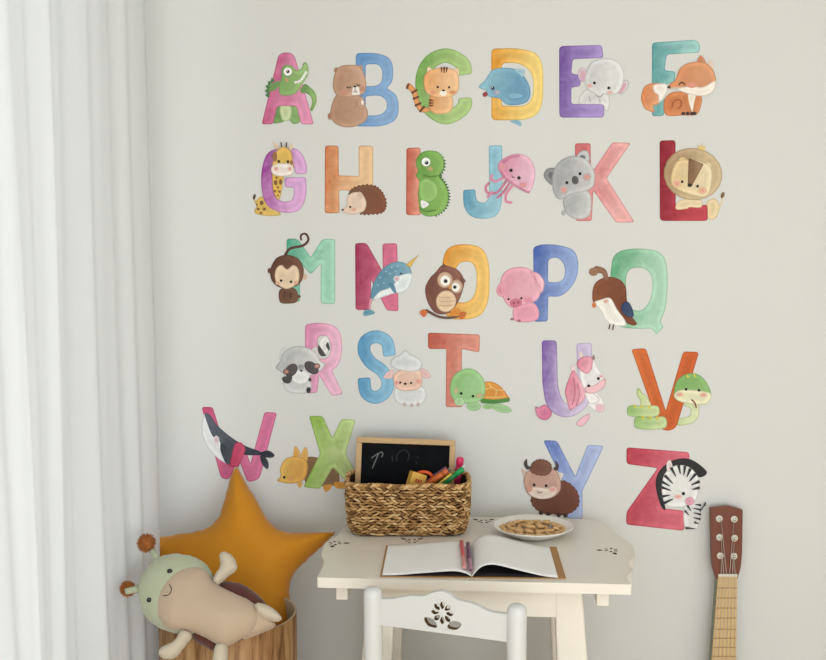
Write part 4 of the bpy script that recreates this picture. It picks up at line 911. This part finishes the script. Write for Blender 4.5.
# ================================================================ PLATE AND BISCUITS
pc = PZ(533, 527.3, TZ+.018); PR = .0862
plate = link('plate', lathe([(0, .003), (.036, .003), (.046, .0015), (.052, .004), (PR-.012, .015), (PR-.001, .0215), (PR, .0235), (PR-.002, .0240), (PR-.014, .0175), (.050, .0075), (.044, .0065), (0, .0065)], (pc.x, pc.y, TZ), 72), simple('cream_glaze', (238, 234, 224), .22, .01, spec=.5, k=1), smooth=True)
recentre(plate); tag(plate, 'round cream plate of biscuits on the desk', 'plate')
m_bis, t, b = nt('baked_biscuit', .8, .15); v = coords(t)
t.links.new(mixc(t, noise(t, 160, 4, v), s2l((236, 198, 144), 1), s2l((196, 150, 98), 1)), b.inputs['Base Color']); bump(t, b, noise(t, 500, 3, v), .5, .001)
kinds = []
for kk in range(4):
    bm = bmesh.new(); vs = box(bm, -.0112+kk*.001, .0112-kk*.001, -.0058, .0058, 0, .0056, .0022)
    for q in vs: q.co.x += .0012*math.sin(q.co.y*500+kk); q.co.y *= 1+.22*math.cos(q.co.x*260+kk*.7)
    me = bm2(bm); me.materials.append(m_bis)
    for p in me.polygons: p.use_smooth = True
    kinds.append(me)
first = None; spots = []; random.seed(11)
for lay, (nn, rad, zz) in enumerate(((5, .016, .0066), (10, .042, .0075), (18, .061, .0118), (8, .030, .0132), (14, .049, .0172), (5, .017, .0195))):
    for k in range(nn):
        a = 2*math.pi*(k+.5*(lay % 2))/nn; spots.append((rad*math.cos(a)*(1.06 if rad > .04 else 1), rad*math.sin(a)*.84, zz+random.uniform(0, .0015), a+random.uniform(.8, 2.2), lay))
for i, (x, y, z, a, lay) in enumerate(spots):
    me = kinds[i % 4]
    if i < 4: o = bpy.data.objects.new('biscuit', me)
    else: o = first.copy(); o.data = me
    COL.objects.link(o); first = first or o
    o.location = (pc.x+x, pc.y+y, TZ+z); o.rotation_euler = (random.uniform(-.22, .22) if lay else 0, random.uniform(-.22, .22) if lay else 0, a)
    tag(o, 'small golden brown biscuit heaped on the cream plate', 'biscuit', 'biscuits heaped on the plate')
# ================================================================ OPEN SKETCHBOOK
nb = thing('sketchbook', 'open sketchbook with blank white pages on the desk', 'book', PZ(472, 560, TZ))
fl, fr_ = PZ(380, 577.2, TZ), PZ(566, 579.3, TZ); bl = PZ(391, 545, TZ)
NYAW = math.atan2(fr_.y-fl.y, fr_.x-fl.x); g0 = PZ(472, 578.2, TZ); NM = Matrix.Translation((g0.x, g0.y, TZ)) @ Matrix.Rotation(NYAW, 4, 'Z')
LW = (g0-fl).length; RW = (fr_-g0).length; DEP = (PZ(388, 546.0, TZ)-fl).y
print('book', LW, RW, DEP)
def sheet(prof, x_shear, thick, y0=0, y1=None):
    """prof = [(x, z)] across the page; extruded in depth, sides slightly sheared"""
    y1 = y1 or DEP; V, F = [], []; n = len(prof); m = 12
    for j in range(m+1):
        yy = y0+(y1-y0)*j/m
        for x, z in prof: V.append(NM @ Vector((x+x_shear*0, yy, z)))
    for j in range(m+1):
        yy = y0+(y1-y0)*j/m
        for x, z in prof: V.append(NM @ Vector((x, yy, z-thick)))
    o_ = n*(m+1)
    for j in range(m):
        for i in range(n-1):
            a = j*n+i; F.append((a, a+1, a+n+1, a+n)); F.append((o_+a, o_+a+n, o_+a+n+1, o_+a+1))
    for i in range(n-1): F.append((i, o_+i, o_+i+1, i+1)); a = m*n+i; F.append((a, a+1, o_+a+1, o_+a))
    for j in range(m): a = j*n; F.append((a, a+n, o_+a+n, o_+a)); a = j*n+n-1; F.append((a, o_+a, o_+a+n, a+n))
    return mesh(V, F)
m_pg = simple('drawing_paper', (243, 242, 239), .8, .012, 40, .08, 400, k=1); m_kr = simple('kraft_card', (190, 144, 92), .75, .06, 60)
m_shade = simple('shade_dark_endpaper', (40, 36, 42), .8, .1, 60)  # near-black colour stands for the shade under the lifted pages
def cur(P, n=40):
    Q = spl(P, False, 8); return Q
part('cover', sheet([(-LW, .0022), (-LW*.5, .0022), (-.004, .0022), (.004, .0022), (RW*.5, .0022), (RW, .0022)], 0, .002), m_kr, nb)
left = cur([(-LW+.004, .004), (-LW*.8, .005), (-LW*.55, .009), (-LW*.32, .0125), (-LW*.18, .0135), (-LW*.07, .0095), (-.0005, .003)])
part('page', sheet(left, 0, .0004, .0005, DEP-.001), m_pg, nb, True)
part('endpaper', sheet(cur([(-LW+.005, .003), (-LW*.7, .0036), (-LW*.35, .0048), (-LW*.18, .0052), (-LW*.07, .0042), (-.0005, .0026)]), 0, .0004, .001, DEP-.002), m_shade, nb, True)
RP_ = RW-.0150
right = cur([(.0005, .003), (RP_*.045, .0125), (RP_*.11, .0225), (RP_*.2, .0270), (RP_*.3, .0262), (RP_*.45, .0205), (RP_*.65, .0125), (RP_*.85, .0055), (RP_, .0031)])
part('page', sheet(right, 0, .0004, .0005, DEP-.001), m_pg, nb, True)
part('endpaper', sheet(cur([(.001, .0026), (RP_*.1, .0045), (RP_*.22, .0055), (RP_*.45, .0048), (RP_*.7, .0036), (RP_-.004, .0028)]), 0, .0003, .001, DEP-.003), m_shade, nb, True)
# pens in the gutter
def zg(px, py, h): return PZ(px, py, TZ+h)
def pen(label, a, b_, r, c1, c2, c3=None):
    a, b_ = Vector(a), Vector(b_); th = thing('felt_pen', label, 'pen', (a+b_)/2); d = b_-a
    part('cap', rod(a, a+d*.62, r, .4), mk(c1[0], c1[1]), th, True)
    part('barrel', rod(a+d*.61, b_, r*.92, .5), mk(c2[0], c2[1]), th, True)
    if c3: part('end_plug', rod(b_-d.normalized()*.003, b_+d.normalized()*.002, r*.55, .4), mk(c3[0], c3[1]), th, True)
pen('coral pink felt pen lying in the sketchbook gutter', zg(461.5, 541.5, .0175), zg(464.6, 567.5, .0165), .0042, ('coral_cap', (226, 92, 98)), ('pale_coral_barrel', (226, 152, 152)))
pen('dark purple felt pen lying in the sketchbook gutter', zg(468.0, 543.5, .014), zg(470.6, 570.0, .014), .0044, ('purple_cap', (112, 66, 108)), ('mauve_barrel', (190, 130, 160)), ('dark_plug', (70, 50, 64)))
# ================================================================ GUITAR
def gz(x, y): return (680+x/3.88, 490+y/3.88)
yg0, zg0, kg = -.022, .56, .085     # leaning: lower = further out
def GP(px, py, off=0):
    p = PP(px-1.2, py-.5, yg0, zg0, kg); return p+Vector((0, -1, kg)).normalized()*off
gt = thing('toy_guitar', 'small wooden guitar leaning against the wall at the right', 'guitar', (PP(724, 700, yg0, zg0, kg).x, -.07, 0))
def gslab(pts, o0, o1, sm=None): 
    L = pts; me, _, _ = slab([L], lambda a, b: GP(a, b, o0), lambda a, b: GP(a, b, o1)); return me
hs = fil([(*gz(120, 68), 1), (*gz(190, 61), 1.5), (*gz(243, 75), 1), (*gz(241, 240), 4), (*gz(236, 300), 6), (*gz(222, 345), 1), (*gz(143, 345), 1), (*gz(128, 300), 6), (*gz(124, 240), 4)])
m_mah, t, b = nt('mahogany', .45, .35); v = coords(t, (6, 6, 1)); t.links.new(mixc(t, noise(t, 30, 4, v), s2l((128, 66, 40)), s2l((108, 52, 32))), b.inputs['Base Color'])
m_map, t, b = nt('maple_fretboard', .5, .35); v = coords(t, (8, 8, 1)); t.links.new(mixc(t, noise(t, 30, 4, v), s2l((226, 194, 142)), s2l((212, 176, 122))), b.inputs['Base Color'])
o = part('headstock', gslab(hs, .010, -.004), m_mah, gt); bv = o.modifiers.new('bevel', 'BEVEL'); bv.width = .0012; bv.segments = 2; bv.limit_method = 'ANGLE'; bv.angle_limit = R(50)
# neck continues below the frame to the body
def nx(py, s):   # side positions of the fretboard
    k = (py-574.5)/85.5; return (718-6.5*k) if s < 0 else (736.8-1.0*k)
pb = 745
part('fretboard', gslab([(nx(574, -1), 574), (nx(574, 1), 574), (nx(pb, 1), pb), (nx(pb, -1), pb)], .0135, .0085), m_map, gt)
part('neck', gslab([(nx(578, -1)-.6, 577), (nx(578, 1)-.3, 577), (nx(pb, 1)-.3, pb), (nx(pb, -1)-.6, pb)], .0085, -.007), simple('green_grey_stain', (134, 142, 122), .5, .05), gt)
part('nut', gslab([(nx(574, -1), 573.2), (nx(574, 1), 573.2), (nx(574, 1), 575.6), (nx(574, -1), 575.6)], .0152, .010), simple('bone', (236, 230, 216), .4, .02), gt)
yy = [587, 597, 607, 617, 628, 637, 646, 655, 664, 673, 682, 691, 700]
for y in yy:
    a, q = GP(nx(y, -1)+.3, y, .0138), GP(nx(y, 1)-.3, y, .0138); part('fret', rod(a, q, .0008, .1, 8), simple('brass_fret', (160, 118, 66), .4, .03, metal=.6), gt)
m_ms = simple('steel_string', (214, 210, 198), .35, .02, metal=.7)
pegs = [(152, 110), (210, 112), (153, 182), (211, 185), (156, 253), (209, 255)]
tgt = [(163, 0), (206, 5), (158, 1), (196, 4), (172, 2), (184, 3)]
order = {0: 2, 2: 1, 4: 0, 1: 3, 3: 4, 5: 5}
m_peg = simple('cream_peg', (228, 220, 204), .3, .03, spec=.5); m_st = simple('chrome', (190, 186, 178), .25, .02, metal=1)
for i, (x, y) in enumerate(pegs):
    px, py = gz(x, y); a, q = GP(px, py, .009), GP(px, py, .0135)
    pg = part('tuning_peg', rod(a, q, .0078, .3, 20), m_peg, gt, True); part('peg_post', rod(GP(px, py, .0130), GP(px, py, .0185), .0028, .4, 12), m_st, pg, True)
    k = order[i]; sx = nx(575, -1)+2.2+(nx(575, 1)-nx(575, -1)-4.4)*k/5
    sxb = nx(pb, -1)+2.2+(nx(pb, 1)-nx(pb, -1)-4.4)*k/5
    V, F = [], []; tube(V, F, [GP(px+(1 if x < 180 else -1), py, .0172), GP(sx, 574.3, .0158), GP(sxb, pb, .0160), GP(sxb, pb+75, .0200)], .00055, 6); part('string', mesh(V, F), m_ms, gt, True)
# body (stands on the floor below the frame)
cxb = (nx(pb, -1)+nx(pb, 1))/2-4
def bodyz(z): return z
bcx = GP(cxb, pb).x; L = []
ztop = GP(cxb, pb).z+.03
zb = .004; hgt = ztop-zb
half = [(.02, 1.0), (.062, .97), (.082, .87), (.080, .74), (.066, .60), (.078, .46), (.106, .30), (.108, .16), (.085, .05), (.045, .008), (0, 0)]
L = spl([(bcx+w, zb+hgt*h) for w, h in half]+[(bcx-w, zb+hgt*h) for w, h in half[::-1][1:]], True, 4)
def bp(x, z, o_): return Vector((x, yg0+kg*(z-zg0), z))+Vector((0, -1, kg)).normalized()*o_
me, _, _ = slab([L], lambda a, b: bp(a, b, .012), lambda a, b: bp(a, b, -.040))
zmin = min(v_.co.z for v_ in me.vertices); me.transform(Matrix.Translation((0, 0, -zmin+.0005)))
print('guitar back y', max(v_.co.y for v_ in me.vertices))
part('body', me, m_map, gt)
part('sound_hole_disc', (lambda m: m)(slab([[(bcx+.028*math.cos(i*.3142), zb+hgt*.62+.028*math.sin(i*.3142)) for i in range(20)]], lambda a, b: bp(a, b, .0135), lambda a, b: bp(a, b, .0110))[0]), simple('painted_hole_shade', (40, 28, 20), .8, .1), gt)  # flat dark disc, the shade inside the hole is put into its colour
bm = bmesh.new(); q = bp(bcx, zb+hgt*.28, .017); box(bm, q.x-.032, q.x+.032, q.y-.004, q.y+.004, q.z-.006, q.z+.006, .002); part('bridge', bm2(bm), m_mah, gt)
# ================================================================ STAR CUSHION
def z8(*P): return [(110+x/3.3, 460+y/3.3) for x, y in P]
m_star, t, b = nt('mustard_velvet', .85, .15); v = coords(t)
t.links.new(mixc(t, noise(t, 14, 4, v), s2l((224, 152, 44)), s2l((208, 136, 36))), b.inputs['Base Color'])
b.inputs['Sheen Weight'].default_value = .25; b.inputs['Sheen Roughness'].default_value = .4; bump(t, b, noise(t, 900, 2, v), .25, .0008)
sp = [(414, 22, 14), (345, 222, 70), (165, 252, 20), (60, 275, 16), (215, 400, 60), (255, 560, 60), (268, 690, 14), (375, 545, 60), (545, 620, 20), (600, 655, 14), (604, 560, 30), (586, 400, 60), (660, 330, 40), (748, 237, 14), (700, 232, 30), (548, 232, 50), (470, 140, 20)]
sp = [(424, 22, 9), (404, 27, 9), (348, 222, 60), (60, 268, 16), (205, 400, 60), (262, 690, 20), (400, 560, 60), (598, 640, 26), (604, 520, 30), (590, 392, 56), (744, 247, 9), (745, 233, 8), (545, 236, 60)]
loop = fil([(110+x/3.3, 460+y/3.3, r/3.3) for x, y, r in sp], 8)
loop = [p for i, p in enumerate(loop)]
dens = []
for a, q in zip(loop, loop[1:]+loop[:1]):
    n = max(1, int(math.dist(a, q)/3)); dens += [(a[0]+(q[0]-a[0])*k/n, a[1]+(q[1]-a[1])*k/n) for k in range(n)]
star_plane = (-.142, .50, .50)
def swf(x, y, d): # stitched-seam puckers
    k = max(0, 1-d/9)*min(1, d/2.5); return .0014*k*math.sin(x*.9+y*.75)+.0012*math.sin(x*.11+y*.05)*min(1, d/10)
st = link('star_cushion', puff([dens], star_plane, .058, .045, 0, 3.0, .6, 0, 34, swf), m_star, smooth=True); recentre(st)
tag(st, 'mustard yellow star-shaped cushion standing in the wooden bin', 'cushion')
# ================================================================ WOODEN BIN
bc = PZ(228, 612, .405); BRad = .1405; BZ = .405
bcy = bc.y; print('bin', bc)
m_bin, t, b = nt('zebrano_veneer', .5, .3); v = coords(t, (1, 1, .10))
nz = noise(t, 55, 5, v, .6, .8); c = ramp(t, nz, [(.32, s2l((108, 74, 44))), (.44, s2l((158, 114, 70))), (.55, s2l((186, 142, 94))), (.72, s2l((206, 166, 118)))])
t.links.new(c, b.inputs['Base Color'])
bn = thing('wooden_bin', 'round striped-grain wooden bin holding the cushion and plush toy', 'bin', (bc.x, bcy, 0))
part('wall_panel', lathe([(0, .004), (BRad-.004, .004), (BRad, .008), (BRad, BZ-.0005), (BRad-.0005, BZ-.0002)], (bc.x, bcy, 0), 96), m_bin, bn, True)
part('inner_wall', lathe([(BRad-.0005, BZ), (BRad-.0045, BZ), (BRad-.005, BZ-.001), (BRad-.005, .012), (0, .012)], (bc.x, bcy, 0), 96), simple('pale_inner_ply', (206, 190, 164), .6, .06, 30), bn, False)
# ================================================================ PLUSH SNAIL
PT = (-.405, .48, .62)
m_grn = simple('sage_plush', (194, 200, 168), .9, .06, 25, .35, 700, sheen=.3); m_bei = simple('beige_plush', (208, 184, 157), .9, .05, 25, .35, 700, sheen=.2)
m_crm = simple('cream_plush', (220, 206, 182), .9, .05, 25, .35, 700, sheen=.2); m_shl = simple('maroon_plush', (104, 56, 46), .9, .1, 30, .35, 600, sheen=.3)
m_blk = simple('black_bead', (14, 14, 16), .15, 0, spec=.6); m_pom = simple('rust_yarn', (206, 130, 66), .9, .2, 60)
sn = thing('plush_snail', 'plush snail toy with sage green head, beige belly and rust pompom antennae', 'plush toy', PP(205, 640, *PT))
shell = part('shell', puff([spl(z8((250, 540), (268, 588), (305, 612), (345, 630), (400, 605), (500, 560), (530, 505), (505, 455), (450, 410), (400, 394), (350, 400), (300, 440)))], PT, .030, .055, -.012), m_shl, sn, True)
tail = part('tail', puff([spl(z8((440, 480), (500, 478), (530, 515), (548, 550), (500, 575), (430, 590)))], PT, .030, .03, .002), m_bei, sn, True)
head = part('head', puff([spl(z8((92, 440), (102, 385), (145, 332), (195, 311), (255, 312), (310, 335), (345, 385), (350, 450), (325, 540), (285, 576), (215, 574), (150, 550), (108, 505)), True, 10)], PT, .050, .055, 0, 2.0), m_grn, sn, True)
body = part('belly', puff([spl(z8((285, 356), (325, 372), (352, 410), (400, 437), (460, 465), (490, 495), (498, 540), (470, 580), (430, 603), (395, 620), (360, 618), (310, 590), (262, 572), (205, 570), (166, 535), (152, 480), (160, 430), (190, 388), (235, 362)), True, 8)], PT, .046, .03, .016, 2.0), m_bei, sn, True)
for nm_, P, tf, off in (('arm', ((342, 402), (366, 360), (364, 322), (385, 310), (412, 325), (427, 366), (395, 395), (360, 424)), .020, .020), ('leg', ((480, 488), (498, 477), (545, 496), (573, 530), (556, 544), (515, 536), (488, 515)), .020, .022),
                    ('arm', ((272, 572), (242, 562), (214, 600), (172, 622), (163, 645), (186, 664), (224, 657), (256, 618), (276, 590)), .020, .014), ('leg', ((356, 612), (392, 612), (396, 660), (384, 700), (345, 700), (344, 650)), .020, .020)):
    part(nm_, puff([spl(z8(*P), True, 6)], PT, tf, .016, off, 1.8), m_crm, sn, True)
objs = [head, body]
for x, y in ((197, 367), (130, 462)):
    px, py = z8((x, y))[0]; h = surf_hit(objs, px, py)[0]
    bm = bmesh.new(); bmesh.ops.create_uvsphere(bm, u_segments=16, v_segments=10, radius=.0056)
    bmesh.ops.transform(bm, matrix=Matrix.Translation(h) @ Matrix.Diagonal((1, .7, .85, 1)), verts=bm.verts); part('eye', bm2(bm), m_blk, sn, True)
pts = []
for x, y in spl([(196, 410), (203, 425), (198, 440), (186, 447), (175, 446)], False, 4):
    px, py = z8((x, y))[0]; pts.append(surf_hit(objs, px, py)[0]+Vector((0, -.0006, 0)))
V, F = [], []; tube(V, F, pts, .0008, 6); part('mouth', mesh(V, F), m_blk, sn, True)
def pompom(c, r, nm='pompom', n=900):
    V, F = [], []; bm = bmesh.new(); bmesh.ops.create_icosphere(bm, subdivisions=2, radius=r*.72)
    for q in bm.verts: q.co += c
    bm.verts.ensure_lookup_table(); V = [q.co.copy() for q in bm.verts]; F = [tuple(x.index for x in f.verts) for f in bm.faces]; bm.free()
    for i in range(n):
        u = Vector((random.gauss(0, 1), random.gauss(0, 1), random.gauss(0, 1))).normalized(); s = u.orthogonal().normalized(); w = u.cross(s); b0 = len(V)
        e = u+Vector((random.uniform(-.25, .25), random.uniform(-.25, .25), random.uniform(-.25, .25)))
        for k in range(3): V.append(c+u*r*.6+(s*math.cos(k*2.09)+w*math.sin(k*2.09))*.0009)
        V.append(c+e.normalized()*r*random.uniform(.88, 1.06)); F += [(b0, b0+1, b0+3), (b0+1, b0+2, b0+3), (b0+2, b0, b0+3)]
    return mesh(V, F)
def pw(x, y, off=0): px, py = z8((x, y))[0]; return PP(px, py, *PT)+Vector((0, -off, 0))
for (a, q, r, off) in (((165, 335), (140, 295), 34, -.004), ((100, 421), (62, 421), 28, .0)):
    pc2 = (122, 272) if r == 34 else (60, 423)
    V, F = [], []; p0, p1 = pw(*a, .006), pw(*q, .006 if r == 34 else .024)
    tube(V, F, [p0, (p0+p1)/2, p1], [.0085, .0065, .006], 14); ant = part('antenna', mesh(V, F), m_grn, sn, True)
    part('pompom', pompom(pw(*pc2, .004), r/3.3*2.35/1150), m_pom, sn)
# ================================================================ LIGHT
w = bpy.data.worlds.new('daylight'); SC.world = w; w.use_nodes = True
bg = w.node_tree.nodes['Background']; bg.inputs[0].default_value = (.91, .965, 1.0, 1); bg.inputs[1].default_value = 1.9
def area(name, loc, rot, sx, sy, power, col):
    l = bpy.data.lights.new(name, 'AREA'); l.shape = 'RECTANGLE'; l.size = sx; l.size_y = sy; l.energy = power; l.color = col
    o = bpy.data.objects.new(name, l); COL.objects.link(o); o.location = loc; o.rotation_euler = rot; return o
area('window_daylight', (XL-.2, -2.85, 1.1), (0, R(-90), 0), 2.05, 1.65, 30, (.93, .975, 1))
area('window_daylight', (XL-.2, -1.05, 1.1), (0, R(-90), 0), 2.05, 1.0, 2.6, (.93, .975, 1))
area('window_daylight', (.5, YR-.2, .70), (R(90), 0, 0), 2.6, 1.25, 62, (.93, .975, 1))  # added low fill behind the camera to lift the under-desk wall; no rear window
area('window_daylight', (XR+.5, -3.2, 1.3), (0, R(90), 0), 1.8, 1.8, 12, (.93, .975, 1))  # added fill from the right; there is no window on this side
SC.view_settings.view_transform = 'Standard'; SC.view_settings.look = 'None'; SC.view_settings.exposure = -.42; SC.view_settings.gamma = 1
SC.view_settings.use_curve_mapping = False
